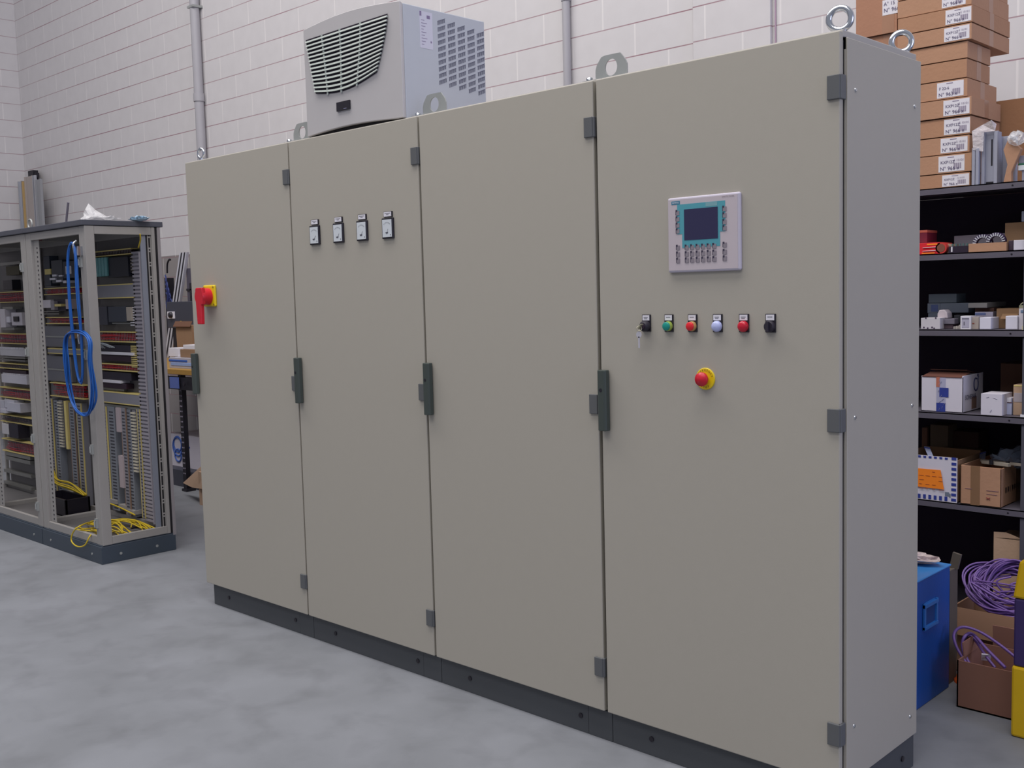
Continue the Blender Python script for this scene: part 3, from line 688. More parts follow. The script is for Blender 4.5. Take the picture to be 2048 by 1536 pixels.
# things on and in the open row
def strands(paths, r, n=7):
    m = MB()
    for p_ in paths: m.tube(p_, r, n)
    return m
def loop_coil(px_l, px_r, py_t, py_b, Y, n_, r, jitter=.008, twist=0):
    m = MB()
    for k in range(n_):
        j = lambda: random.uniform(-jitter, jitter)
        xl, xr = fx(px_l, (py_t+py_b)/2, Y), fx(px_r, (py_t+py_b)/2, Y); zt, zb_ = fz((px_l+px_r)/2, py_t, Y), fz((px_l+px_r)/2, py_b, Y)
        xm = (xl+xr)/2; h = zt-zb_; yy = Y-abs(j())*1.5
        xl += j(); xr += j()
        pts = [(xm+j(), yy, zt-abs(j())), (xl+.012, yy-.006, zt-.08*h), (xl+j(), yy-.01, zt-.35*h), (xl+.004+j(), yy, zt-.72*h), (xl*.72+xr*.28, yy, zb_+.07*h+j()), (xl*.3+xr*.7, yy+.002, zb_+.06*h+j()), (xr-.002+j(), yy, zb_+.27*h), (xr+j(), yy-.008, zt-.35*h), (xr-.01, yy-.004, zt-.09*h)]
        m.tube(pts, r, 7, closed=True)
    return m
cb = loop_coil(146, 163, 483, 775, -.004, 6, .0036, .011)
tag(cb.build('cable_coil', blue_c), 'long narrow blue cable loop hanging on the corner post of the open cabinet, upper', 'cable', 'blue cables hung on the open cabinet')
cb = loop_coil(141, 189, 660, 836, .0, 9, .0034, .016)
tag(cb.build('cable_coil', blue_c), 'wide blue cable coil hanging below, looped round the corner post of the open cabinet', 'cable', 'blue cables hung on the open cabinet')
for k, (px_, py_, lb) in enumerate(((157, 482, 'upper'), (167, 662, 'lower'))):
    q = onp(px_, py_+18, 1, .012)
    tag(MB().box(q.x-.012, q.x+.012, .004, .030, q.z-.03, q.z+.02).tube([(q.x, .002, q.z+.05), (q.x+.004, -.018, q.z+.03), (q.x, -.012, q.z-.02)], .005, 8).build('hook', chrome), 'small bright metal hook holding the %s blue cable coil' % lb, 'hook', 'hooks on the corner post')
paths = []
for k in range(17):
    y = random.uniform(.08, .34); z = .128+random.random()*.025
    a = -4.95+random.random()*.12; b_ = -4.50+random.random()*.06
    paths.append([(a, y, z), (a+.12, y-.05*random.random(), z+.03*random.random()), (a+.27, y+random.uniform(-.05, .05), z+.012+.03*random.random()), (b_, y+random.uniform(-.06, .04), z)])
paths.append([onp(205, 1062, 2, .135), onp(185, 1045, 2, .16), onp(160, 1052, 1, .02), onp(146, 1065, 1, .0), onp(143, 1082, 1, -.006), onp(155, 1093, 1, -.006), onp(170, 1090, 1, .0), onp(180, 1072, 1, .02), onp(190, 1068, 2, .14), onp(240, 1062, 2, .14)])
paths.append([onp(215, 1005, 1, .30), onp(240, 1015, 1, .30), onp(270, 1030, 1, .30)])
paths.append([onp(215, 1055, 2, .15), onp(245, 1040, 2, .17), onp(262, 1045, 2, .16), onp(262, 1055, 2, .135)])
tag(strands(paths, .0042).build('cable_bundle', yel_c), 'tangle of yellow cable inside the open cabinet with a loop over its plinth', 'cable')
paths = []
for k in range(5):
    y = .36+.03*random.random(); paths.append([(-5.90, y, .30+.02*k), (-5.75, y-.03, .265+.01*k), (-5.5, y-.04, .255+.012*k), (-5.33, y-.03, .24)])
tag(strands(paths, .005).build('cable_bundle', yel_c), 'yellow cables lying across the black tray between the double posts and the corner post', 'cable')
q = onp(105, 1037, 2, .126)
tag(MB().box(-5.68, -5.29, .20, .215, .126, .235).box(-5.68, -5.29, .20, .36, .126, .135).box(-5.68, -5.67, .20, .36, .126, .235).box(-5.30, -5.29, .2, .36, .126, .235).box(-5.68, -5.29, .345, .36, .126, .235).build('tray', black, None, .002), 'black tray on the cabinet floor under the yellow cables', 'tray')
tag(strands([[onp(262, 1056, 2, .13), onp(288, 1052, 2, .13)]], .012).build('cable_end', black), 'short black sleeve lying at the back right corner of the open cabinet floor', 'cable')
q = onp(60, 479, 1, .06)
tag(MB().cyl((q.x, .085, q.z), (q.x, .045, q.z), .018, 16).box(q.x+.018, q.x+.11, .05, .085, q.z-.012, q.z+.02).build('sensor', [mat('sensor_red', '#7c1c2c', .5)]), 'dark red round fitting behind the top of the double posts', 'fitting')
# on the roof of the open row
def crumple(name, c, sx, sy, sz, mt, lab, cat, seed=1, peak=None):
    random.seed(seed); bm = bmesh.new(); bmesh.ops.create_icosphere(bm, subdivisions=3, radius=1)
    for v in bm.verts:
        n_ = 1+random.uniform(-.28, .22); v.co = Vector((v.co.x*sx*n_, v.co.y*sy*n_, max(0, (v.co.z*.5+.5))*sz*n_))
        if peak: d = math.exp(-((v.co.x-peak[0])**2+(v.co.y)**2)/(peak[2]**2)); v.co.z += peak[1]*d*(v.co.z/sz)
    m = MB(); m.add([v.co+Vector(c) for v in bm.verts], [tuple(v.index for v in f.verts) for f in bm.faces]); bm.free()
    o = m.build(name, mt, None); tag(o, lab, cat); random.seed(seed+50); return o
crumple('plastic_bag', (-4.62, .22, HZ+.013), .13, .08, .035, film, 'crumpled clear plastic bag lying on top of the open cabinet, its corner sticking up', 'plastic bag', 3, (-.10, .085, .055))
crumple('plastic_wrap', (-4.44, .36, HZ+.013), .07, .05, .028, mat('film_bluish', '#a9c4d8', .2, 0, .3, 40, .5, 80, alpha=.8), 'small bluish foil scrap beside the plastic bag on the open cabinet', 'plastic wrap', 9)
tag(MB().torus((fx(60, 443, .12), .12, HZ+.048), Matrix.Rotation(R(90), 3, 'X') @ Matrix.Rotation(R(0), 3, 'Y'), .028, .006, 24, 8).box(fx(60, 443, .12)-.03, fx(60, 443, .12)+.03, .09, .15, HZ+.012, HZ+.018).build('lifting_eye', zinc), 'faint metal lifting eye on the roof of the open row', 'lifting eye')
q0, q1 = onp(129, 432, 1, .3), onp(135, 405, 1, .3)
m = MB().cyl((q0.x, .3, HZ+.013), (q1.x+.01, .3, q1.z), .007, 10); tag(m.build('rod', mat('rod_grey', '#6c6874', .5)), 'thin grey rod standing upright on the open cabinet roof', 'rod')
# lengths of trunking in the corner
Yt = 2.53
for k, (a, b_, t_, mt, lb) in enumerate(((40, 47, 362, alu, 'white edged aluminium strip, leftmost of the lengths stood in the corner'),
        (48, 53, 362, mat('strip_tan', '#b59a6c', .6), 'tan wooden strip stood in the corner between metal lengths'),
        (53.5, 69, 352, mat('trunk_beige', '#a39a96', .6), 'wide beige trunking length stood in the corner'),
        (69.5, 74, 350, alu, 'narrow bright aluminium strip stood in the corner right of the beige trunking'),
        (74.5, 85, 358, mat('trunk_grey', '#8f9094', .5), 'grey trunking length, rightmost of those stood in the corner'))):
    Yk = Yt-.02*k; x0, x1 = fx(a, 400, Yk), fx(b_, 400, Yk); zt = fz((a+b_)/2, t_, Yk)
    m = MB().box(x0, x1, Yk, Yk+.012, 0, zt).box(x0, x0+.015, Yk-.015, Yk, 0, zt).box(x1-.015, x1, Yk-.015, Yk, 0, zt)
    tag(m.build('trunking_length', mt), lb, 'trunking', 'lengths stood in the corner')
x0, x1 = fx(60, 355, 2.57), fx(70, 355, 2.57)
tag(MB().box(x0, x1, 2.57, 2.60, 0, 2.90).mat(1).box(x0, x1, 2.55, 2.61, 2.90, fz(66, 341, 2.57)).box(x1-.01, x1+.05, 2.56, 2.60, 2.92, 2.97).build('clamp_bar', [mat('bar_grey', '#8b888e', .5), darkm]), 'long bar with a dark clamp head poking above the trunking in the corner', 'bar')

# ------------------------------------------------------------------ workbench between the two rows
YB_ = 1.45
bx0, bx1 = -7.95, -5.2
WB = thing('workbench', ((bx0+bx1)/2, 1.8, 0), 'workbench with yellowish wooden top and perforated dark legs behind the cabinets', 'workbench')
MB().box(bx0, bx1, YB_, 2.56, .905, .945).build('worktop', wood, WB, .003)
m = MB().box(bx0+.05, bx1-.05, YB_+.01, YB_+.05, .79, .885)
for x in (bx0+.1, bx1-.1): m.box(x-.03, x+.03, YB_+.01, 2.5, .84, .89)
m.build('apron', darkm, WB)
for x in (fx(370, 880, YB_+.03), bx0+.1, bx1-.08):
    m = MB().box(x-.055, x-.01, YB_+.03, YB_+.034, .02, .90).box(x-.055, x-.051, YB_+.03, YB_+.09, .02, .90).mat(1)
    z = .14
    while z < .84: m.cyl((x-.022, YB_+.029, z), (x-.022, YB_+.0302, z), .006, 8).cyl((x-.042, YB_+.029, z), (x-.042, YB_+.0302, z), .006, 8); z += .04
    m.mat(0).box(x-.07, x+.0, YB_+.02, YB_+.10, 0, .02); m.build('leg', [darkm, mat('hole_light', '#9a94a6', .6)], WB)
MB().box(bx0+.1, bx1-.1, YB_+.12, 2.15, .10, .13).box(bx0+.1, bx1-.1, YB_+.12, YB_+.14, .0, .10).build('lower_shelf', dgrey, WB)
MB().box(fx(340, 765, YB_-.005), fx(357, 765, YB_-.005), YB_-.008, YB_+.0, .80, .885).mat(1).cyl((-5.99, YB_-.012, .84), (-5.99, YB_-.007, .84), .016, 12).build('drawer_front', [mat('drawer_blue', '#5a6db0', .5), black], WB)
def pbox(name, pl, pr_, pt, z0, Y, depth, mt, lab, cat, group=None, bevel=.002, extra=None, pb=None, ztop=None):
    """carton whose front face at depth Y spans pixels pl..pr_, top edge at pt"""
    pm = pt if pb is None else (pt+pb)/2
    x0, x1 = fx(pl, pm, Y), fx(pr_, pm, Y); z1 = ztop if ztop else fz((pl+pr_)/2, pt, Y)
    if z0 is None: z0 = fz((pl+pr_)/2, pb, Y)
    m = MB().box(x0, x1, Y, Y+depth, z0, z1); ms = [mt] if not isinstance(mt, list) else mt
    if extra: extra(m, x0, x1, z0, z1, Y)
    return tag(m.build(name, ms, None, bevel), lab, cat, group)
zb = .945
def dossier(m, x0, x1, z0, z1, Y):
    m.mat(1).box(x0-.002, x1-.3*(x1-x0), Y-.003, Y+.2, z1-.03, z1-.015); m.mat(2).box(x0+.03, x1+.002, Y-.003, Y+.2, z0+.02, z0+.045)
pbox('paper_stack', 338, 390, 716, zb, 1.52, .25, [mat('paper_grey', '#a9a6b0', .7), mat('folder_blue', '#2d5bb0', .5), mat('folder_pale_blue', '#8aa2d4', .5)], 'stack of papers and blue folders at the front of the workbench', 'papers', extra=dossier)
z1 = fz(360, 716, 1.52)+.001
pbox('white_tray', 337, 357, 696, z1, 1.60, .12, white_p, 'small white plastic tray standing on the paper stack', 'tray')
pbox('carton', 360, 392, 699, z1, 1.56, .14, card2, 'flat brown carton on the paper stack beside the white tray', 'box')
q = fz(376, 689, 1.56)
tag(MB().box(fx(366, 692, 1.57), fx(390, 692, 1.57), 1.57, 1.70, fz(376, 699, 1.56)+.001, fz(376, 690, 1.57)).build('paper_pad', paper, None, .002), 'white paper pad lying on the flat brown carton on the workbench', 'papers')
x0, x1 = fx(352, 670, 1.82), fx(383, 670, 1.82); zt = fz(368, 651, 1.82)
CB = thing('open_carton', ((x0+x1)/2, 1.9, zb), 'open brown cardboard box standing upright at the back of the workbench', 'box')
MB().prism([(x0+.02, zb+.001), (x1-.0, zb+.001), (x1+.01, zt), (x0, zt)], 1, 1.82, 1.98).build('carton_body', card2, CB)
MB().obox(((x0+x1)/2, 1.815, zt+.012), Matrix.Rotation(R(-30), 3, 'X'), x1-x0+.02, .004, .05).build('flap', card_in, CB)
tag(MB().cyl((fx(362, 649, 1.86), 1.86, zt), (fx(362, 649, 1.86), 1.86, zt+.035), .014, 10, .006).build('yellow_plug', yellow_p), 'tiny yellow cap sticking out of the open box on the workbench', 'plug')
x0, x1 = fx(334, 630, 2.0), fx(392, 630, 2.0); z0_, z1_ = fz(360, 656, 2.0), fz(360, 603, 2.0)
MC = thing('machine_box', ((x0+x1)/2, 2.05, zb), 'dark grey control box with white switch plate and black knob on the workbench', 'control box')
MB().box(x0, x1, 2.0, 2.18, z0_, z1_).build('case', dgrey, MC, .004)
MB().box(x0+.03, x0+.09, 2.03, 2.12, zb, z0_).box(x0, x0+.16, 2.01, 2.15, zb, zb+.02).build('stand', darkm, MC)
qa, qb = fx(336, 630, 1.998), fx(349.5, 630, 1.998); za, zc = fz(343, 637, 1.998), fz(343, 623, 1.998)
k_ = MB().box(qa, qb, 1.992, 2.0, za, zc).build('switch_plate', white_p, MC)
MB().lathe(((qa+qb)/2+.01, 1.992, (za+zc)/2), (0, -1, 0), [(.026, 0), (.024, .02), (.001, .022)], 20).build('knob', black, k_)
# aluminium profile leaning
p0, p1 = onp(353.5, 604, 1, 2.26), onp(370, 505, 1, 2.27)
d = (p1-p0).normalized(); pb_ = p0-d*(p0.z-.947)/d.z
def lean(m, xa, xb, ya, yb): m.prism([(pb_.x+xa, .947), (pb_.x+xb, .947), (p1.x+xb, p1.z), (p1.x+xa, p1.z)], 1, ya, yb)
m = MB(); lean(m, -.062, .062, 2.25, 2.276); m.mat(1); lean(m, -.034, -.012, 2.2485, 2.2505); lean(m, .020, .042, 2.2485, 2.2505)
tag(m.build('aluminium_profile', [mat('alu_bright', '#cfd0da', .3, .3), darkm]), 'slotted aluminium profile leaning diagonally behind the dark control box', 'profile')
x = fx(337, 580, 2.3)
m = MB().box(x-.03, x+.035, 2.28, 2.34, .945, fz(337, 556, 2.3)).tube([(x+.03, 2.28, 1.72), (x+.06, 2.27, 1.80), (x+.10, 2.27, 1.84), (x+.12, 2.27, 1.835)], .008, 6).mat(1)
for k in range(5): m.tube([(x+.01, 2.27, 1.70-.04*k), (x+.06+.02*k, 2.25, 1.66-.05*k), (x+.05, 2.26, 1.5-.03*k), (x, 2.27, 1.45)], .007, 6)
tag(m.build('cable_stand', [darkm, mat('dark_blue_cable', '#27346e', .5)]), 'dark upright hung with dark blue cables at the back of the workbench', 'cable holder')
x0, x1 = fx(375, 600, 2.28), fx(400, 600, 2.28)
tag(MB().box(x0, x1, 2.28, 2.5, .945, fz(385, 536, 2.28)).mat(1).box(x0+.06, x0+.09, 2.27, 2.285, 1.2, 1.62).box(x0, x1, 2.27, 2.282, 1.55, 1.57).build('grey_cabinet', [mat('cab_dim', '#4e4a58', .6), darkm], None, .004), 'dim dark grey cabinet behind the leaning aluminium profile', 'cabinet')
def mark(m, x0, x1, z0, z1, Y):
    m.mat(1); c_ = ((x0*.72+x1*.28), Y-.002, z0+(z1-z0)*.62)
    for rr, zz in ((.075, .0), (.050, -.07), (.062, .02)): m.torus((c_[0], c_[1], c_[2]+zz), Matrix.Rotation(R(90), 3, 'X'), rr, .007, 24, 6)
    m.box(c_[0]+.09, c_[0]+.19, Y-.002, Y, c_[2]+.0, c_[2]+.014)
pbox('white_crate', 338, 400, 871, .131, 1.66, .3, [wcard, mat('crate_blue_mark', '#3a5fae', .6)], 'white carton with round blue marking on the lower shelf of the workbench', 'box', extra=mark)
q0, q1, q2, q3 = onp(367, 966, 1, 1.38), onp(406, 930, 1, 1.30), onp(406, 978, 1, 1.25), onp(385, 975, 1, 1.30)
m = MB(); nrm = (q1-q0).cross(q2-q0).normalized()*.004
vs = [q0, q3, q2, q1]; m.add([v+nrm for v in vs]+[v-nrm for v in vs], [(0, 1, 2, 3), (7, 6, 5, 4), (0, 4, 5, 1), (1, 5, 6, 2), (2, 6, 7, 3), (3, 7, 4, 0)])
x_ = q1.x; m.box(x_-.02, x_+.35, 1.27, 1.52, 0, .24)
tag(m.build('floor_carton', card3), 'pale cardboard box on the floor with a flap folded out beside the bench leg', 'box')
pbox('storage_bin', 326, 356, 785, .13, 2.0, .12, mat('bin_grey', '#5c5966', .6), 'dim grey bin at the back of the lower bench shelf', 'bin') if False else None

# ------------------------------------------------------------------ shelving on the right
SY, SB = 1.6, 2.12
SX0, SX1 = -1.75, -.045
ZS = [1.822, 1.567, 1.270, .941, .585, .12]
SH = thing('shelving_unit', ((SX0+SX1)/2, 1.85, 0), 'grey steel shelving unit with back darkened for shade, loaded with small boxes', 'shelves')
for z in ZS:
    m = MB().box(SX0, SX1, SY, SB, z-.004, z).box(SX0, SX1, SY, SY+.003, z-.028, z).box(SX0, SX1, SY, SY+.02, z-.028, z-.025).mat(1)
    for x in (-.115, -1.1): m.cyl((x, SY-.001, z-.014), (x, SY+.001, z-.014), .0035, 8)
    m.build('shelf', [shelf_m, black], SH)
for x in (SX0, SX1+.001):
    for y in (SY+.004, SB-.03): MB().box(x-.002, x+.002, y, y+.035, 0, 1.80).box(x-.028 if x > -1 else x, x if x > -1 else x+.028, y, y+.003, 0, 1.80).build('post', mat('post_grey', '#4f4e58', .5), SH)
MB().box(SX0, SX1, SB, SB+.004, .1, 1.8175).build('back_panel', shelf_back, SH)
MB().box(SX1+.003, SX1+.005, SY+.04, SB, .1, 1.80).build('side_panel', mat('post_grey', '#4f4e58'), SH)

# cartons stacked on top
def label(m, x0, x1, z0, z1, Y, lx0, lx1, kind=0, mi=1):
    """shipping label with printed lines, handwritten number and barcode"""
    m.mat(mi).box(lx0, lx1, Y-.0008, Y+.001, z0+.006, z1-.007); yl = Y-.0012
    wd = lx1-lx0; h = z1-z0-.013; zc = z0+.006
    m.mat(mi+2).text('KXP12Z' if kind == 0 else 'F 22-6', (lx0+wd*.08, yl, zc+h*.60), XD, ZD, h*.26, 'LEFT').text('N° 966 x' if kind == 0 else 'N° 963 x', (lx0+wd*.06, yl, zc+h*.2), XD, ZD, h*.33, 'LEFT')
    m.mat(mi+1).box(lx0+wd*.35, lx0+wd*.6, yl, yl+.0006, zc+h*.87, zc+h*.93)
    if kind == 0: m.text('-5 10101', (lx0+wd*.55, yl, zc+h*.68), XD, ZD, h*.2, 'LEFT')
    n_ = 12
    for k in range(n_): m.box(lx0+wd*(.58+.30*k/n_), lx0+wd*(.58+.30*k/n_+.30/n_*(.75 if k % 3 else .45)), yl, yl+.0006, zc+h*.14, zc+h*.52)
tops = [1.879, 1.953, 2.022, 2.094, 2.166, 2.238, 2.311, 2.377, 2.441, 2.508, 2.577, 2.645]
edge = [1939.5, 1943.5, 1939.5, 1942, 1944, 1936, 1935.5, 1937, 1945.5, 1947, 1946, 1944]
lab = [(1884, 1938, 0), (1877, 1929, 0), (1881.5, 1935.5, 0), (1888.5, 1940.5, 0), (1887.5, 1940, 0), (1875, 1928.5, 1), None, None, (1890, 1941, 0), (1893, 1945, 0), (1886, 1934, 0), (1888, 1940, 0)]
back = [1.95, 1.95, 1.95, 1.96, 1.955, 1.96, 1.89, 1.89, 2.05, 2.05, 2.05, 2.05]
desc = ['flat brown carton with white label, bottom of the stack on the shelving unit', 'flat brown labelled carton, second from the bottom of the shelf-top stack',
 'flat brown labelled carton, third from the bottom of the shelf-top stack', 'flat brown labelled carton, fourth from the bottom of the shelf-top stack',
 'flat brown labelled carton just below the box with the shorter written number', 'flat brown carton with differently numbered label, under the two unlabelled cartons',
 'flat unlabelled brown carton, lower of the two without label in the stack', 'flat unlabelled brown carton, upper of the two without label in the stack',
 'flat brown labelled carton overhanging the unlabelled ones, its underside visible', 'flat brown labelled carton, second above the overhang step of the stack',
 'flat brown labelled carton cut by the top edge of the picture', 'flat brown carton above the picture edge on top of the stack']
prev = ZS[0]
random.seed(11)
for k, zt in enumerate(tops):
    Y = 1.645+(.0 if k in (0, 1, 4, 8, 9) else .006)
    x1 = fx(edge[k], 200, Y) if False else onp(edge[k], 768-(zt-1.45)*930, 1, Y).x
    x0 = max(x1-.29, fx(1800, 40, 1.66)-.006)
    m = MB().box(x0, x1, Y, back[k], prev+.0015, zt-.0025)
    m.mat(4).box(x1, x1+.0006, (Y+back[k])/2-.02, (Y+back[k])/2+.025, prev+.002, zt-.0015)
    if lab[k]:
        a = onp(lab[k][0], 768-((zt+prev)/2-1.45)*930, 1, Y).x; b_ = onp(lab[k][1], 768-((zt+prev)/2-1.45)*930, 1, Y).x
        label(m, x0, x1, prev, zt, Y, a, b_, lab[k][2], 1)
    tag(m.build('flat_carton', [card if k % 3 else mat('cardboard_b', '#a97f62', .85, 0, .07, 6, .1, 60), paper, bars_m, mat('marker_ink', '#4a3f66', .6), tape_m], None, .003, 1), desc[k], 'box', 'flat cartons stacked on the shelving unit')
    prev = zt
# taller cartons to the left and behind
def tallbox(x0, x1, y0, y1, z0, z1, lb, tape=True, lbl=False):
    m = MB().box(x0, x1, y0, y1, z0, z1).mat(1)
    if tape: m.box(x1-.062, x1-.012, y0-.0006, y0, z0, z1)
    if lbl:
        m.mat(2); lx0, lx1 = fx(1765, 15, y0), fx(1799, 15, y0); m.box(lx0, lx1-.004, y0-.0012, y0, 2.535, 2.595).mat(3).text('N° 966 x', (lx0+.006, y0-.0018, 2.553), XD, ZD, .022, 'LEFT').text('A° 15', (lx0+.006, y0-.0018, 2.578), XD, ZD, .020, 'LEFT')
    return tag(m.build('carton', [mat('cardboard_c', '#a5785f', .85, 0, .08, 6, .1, 60), tape_m, paper, mat('marker_ink', '#4a3f66')], None, .003, 1), lb, 'box', 'large cartons behind the cabinet row')
xb0, xb1 = fx(1712, 30, 1.66), fx(1800, 40, 1.66)-.012
tallbox(xb0, xb1, 1.66, 2.05, 2.463, 2.78, 'tall reddish brown carton with a torn label, left of the stack of flat cartons', True, True)
tallbox(xb0+.02, xb1, 1.67, 2.05, 2.14, 2.461, 'reddish brown carton directly beneath the one with the torn label')
tallbox(xb0, xb1, 1.67, 2.05, 1.823, 2.138, 'brown carton standing on the shelving unit under the left stack')
x0 = -.52
m = MB().box(x0, -.055, 1.975, 2.23, ZS[0]+.001, 2.182); m.mat(1).box(-.16, -.10, 1.9742, 1.975, 1.83, 2.182)
SHB = m.build('carton', [mat('cardboard_d', '#9a7050', .85, 0, .08, 6, .1, 60), tape_m], None, .003, 1); tag(SHB, 'large plain brown carton behind the plastic wrapped grey brackets', 'box', 'large cartons behind the cabinet row')
# grey brackets wrapped in plastic on the unit top
zt0 = ZS[0]+.001
def channel(pl, pr_, pt, Y, dy, mt, lb, slot=True):
    x0, x1 = fx(pl, 320, Y), fx(pr_, 320, Y); z1 = fz((pl+pr_)/2, pt, Y)
    m = MB().box(x0, x1, Y+.0, Y+.004, zt0, z1).box(x0, x0+.012, Y-.012, Y+.004, zt0, z1).box(x1-.010, x1+.002, Y-.014, Y+dy, zt0, z1-.003).mat(1)
    if slot: m.box((x0+x1)/2+.003, (x0+x1)/2+.009, Y-.0008, Y, zt0+.07, z1-.03).box(x0+.014, x1-.016, Y-.0008, Y, zt0+.004, zt0+.010)
    return tag(m.build('channel_bracket', [mt, darkm], None, .001, 1), lb, 'bracket', 'grey steel brackets on the shelving unit')
brg = mat('bracket_grey', '#9d9fae', .45, .1, .04, 20)
channel(1946, 1959, 296, 1.64, .01, brg, 'short grey steel strip with a cut corner, leftmost of the wrapped brackets', False)
channel(1965, 1996, 263, 1.655, .03, brg, 'tall grey steel channel with a long slot, middle of the wrapped brackets')
channel(1999, 2029, 272, 1.70, .03, brg, 'grey steel channel half hidden behind wrapped brown cardboard')
m = MB(); pts = [onp(2019, 276, 1, 1.63), onp(2044, 298, 1, 1.63), onp(2030, 330, 1, 1.63), onp(2024, 345, 1, 1.63), onp(2024, 366, 1, 1.63), onp(2008, 366, 1, 1.63), onp(2016, 330, 1, 1.63), onp(2008, 300, 1, 1.63)]
m.prism([(q.x, max(q.z, zt0)) for q in pts], 1, 1.622, 1.645); tag(m.build('cardboard_wrap', card, None, .002), 'bent piece of brown cardboard taped round the brackets', 'cardboard')
crumple('plastic_film', (fx(2034, 280, 1.615), 1.615, fz(2034, 292, 1.62)), .030, .015, .05, film, 'crumpled clear film taped over the bent cardboard piece', 'plastic film', 5)
m = MB(); a = onp(1944, 262, 1, 1.63); b_ = onp(1983, 240, 1, 1.63); c_ = onp(1993, 248, 1, 1.66); d_ = onp(1990, 262, 1, 1.64)
m.add([a, a+Vector((0, 0, -.010)), d_, c_, b_, (a+b_)/2+Vector((0, .01, .004))], [(0, 1, 2, 5), (5, 2, 3, 4)])
a2 = onp(1944, 290, 1, 1.625); m.add([onp(1944, 262, 1, 1.626), onp(1946, 300, 1, 1.626), onp(1966, 303, 1, 1.63), onp(1968, 262, 1, 1.63)], [(0, 1, 2, 3)])
o = m.build('plastic_sheet', mat('sheet_film', '#e2dcdf', .3, 0, .15, 40, .6, 60, alpha=.55)); tag(o, 'folded clear plastic sheet draped over the top of the middle bracket', 'plastic film')
sol = o.modifiers.new('thick', 'SOLIDIFY'); sol.thickness = .0012
pbox('white_adapter', 2036, 2052, 330, fz(2040, 341, 1.64), 1.64, .06, [mat('adapter_white', '#dfe2e6', .5), mat('green_strip', '#1f6b4c', .5), mat('adapter_grey', '#8b8a98', .5)], 'small white and green plastic part at the right end of the shelf top', 'plastic part',
     extra=lambda m, x0, x1, z0, z1, Y: m.mat(1).box(x0, x1, Y-.001, Y+.05, z1, z1+.006).mat(2).box(x0+.012, x1, Y+.005, Y+.05, zt0, z0).box(x0, x1, Y+.002, Y+.05, z1+.006, z1+.035))

# --- shelf at 1.567
z = ZS[1]+.001
pbox('red_carton', 1826, 1854, 461, fz(1845, 487, 1.68)+.001, 1.68, .1, [mat('dark_red_card', '#7c2038', .6), mat('salmon', '#d86f5a', .6)], 'small dark red carton with salmon top edge, stacked on the red striped box', 'box', extra=lambda m, x0, x1, z0, z1, Y: m.mat(1).box(x0, x1+.001, Y-.001, Y+.101, z1-.010, z1+.001))
zr = fz(1845, 487, 1.68)
def redx(m, x0, x1, z0, z1, Y):
    m.mat(1); h = z1-z0
    for q in (.18, .48): m.beam((x0+.024, Y-.001, z0+h*(q+.09)), (x1-.016, Y-.001, z0+h*(q+.12)), .006, .002)
    m.mat(2).box(x0+.02, x1-.02, Y-.0015, Y, z0+.001, z0+.006).box(x0+.04, x1-.01, Y-.0015, Y, z1-.010, z1-.004)
pbox('red_striped_carton', 1834, 1880, 0, z, 1.635, .12, [mat('bright_red_card', '#d4202e', .5), white_p, orange], 'bright red box with two white stripes on the second shelf', 'box', ztop=zr, extra=redx, pb=960)
c_ = onp(1885, 498, 1, 1.65)
tag(MB().cyl((c_.x, 1.635, z+.022), (c_.x, 1.72, z+.022), .022, 20).mat(1).cyl((c_.x, 1.634, z+.022), (c_.x, 1.6352, z+.022), .016, 18).mat(2).cyl((c_.x+.02, 1.66, z+.019), (c_.x+.02, 1.74, z+.019), .019, 16).build('tape_roll', [mat('roll_red', '#c43a34', .5), mat('roll_brown', '#7a4a38', .6), mat('roll_tan', '#a08a78', .5)]), 'round red roll lying end-on beside the red striped box', 'roll')
def term(m, x0, x1, z0, z1, Y):
    m.mat(1)
    for k in range(5): m.cyl((x0+(x1-x0)*(k+.6)/5.4, Y+.02, z1), (x0+(x1-x0)*(k+.6)/5.4, Y+.02, z1+.010), .004, 8)
    m.mat(2).box(x0+.010, x0+.016, Y-.001, Y, z0+.004, z1-.002)
pbox('black_terminal_box', 1897, 1936, 492, z, 1.64, .08, [mat('terminal_black', '#251a2e', .5), mat('terminal_green', '#4f6a68', .5), white_p], 'black terminal holder with little posts, left of the small brown carton', 'terminal holder', extra=term)
pbox('grey_white_carton', 1908, 2013, 469, z, 1.80, .14, [mat('pale_card', '#aaa4b2', .7)], 'long pale grey carton lying behind the two ribbed rings', 'box', extra=lambda m, x0, x1, z0, z1, Y: m.box(x0-.02, x0, Y+.0, Y+.1, z0, z0+(z1-z0)*.55))
pbox('small_carton', 1937, 2013, 486, z, 1.62, .10, [card, card_in], 'small flat brown carton holding the two ribbed rings on the second shelf', 'box', extra=lambda m, x0, x1, z0, z1, Y: m.mat(1).box(x0+.003, x1-.003, Y+.003, Y+.097, z1-.0005, z1+.0005))
zc_ = fz(1975, 486, 1.62)
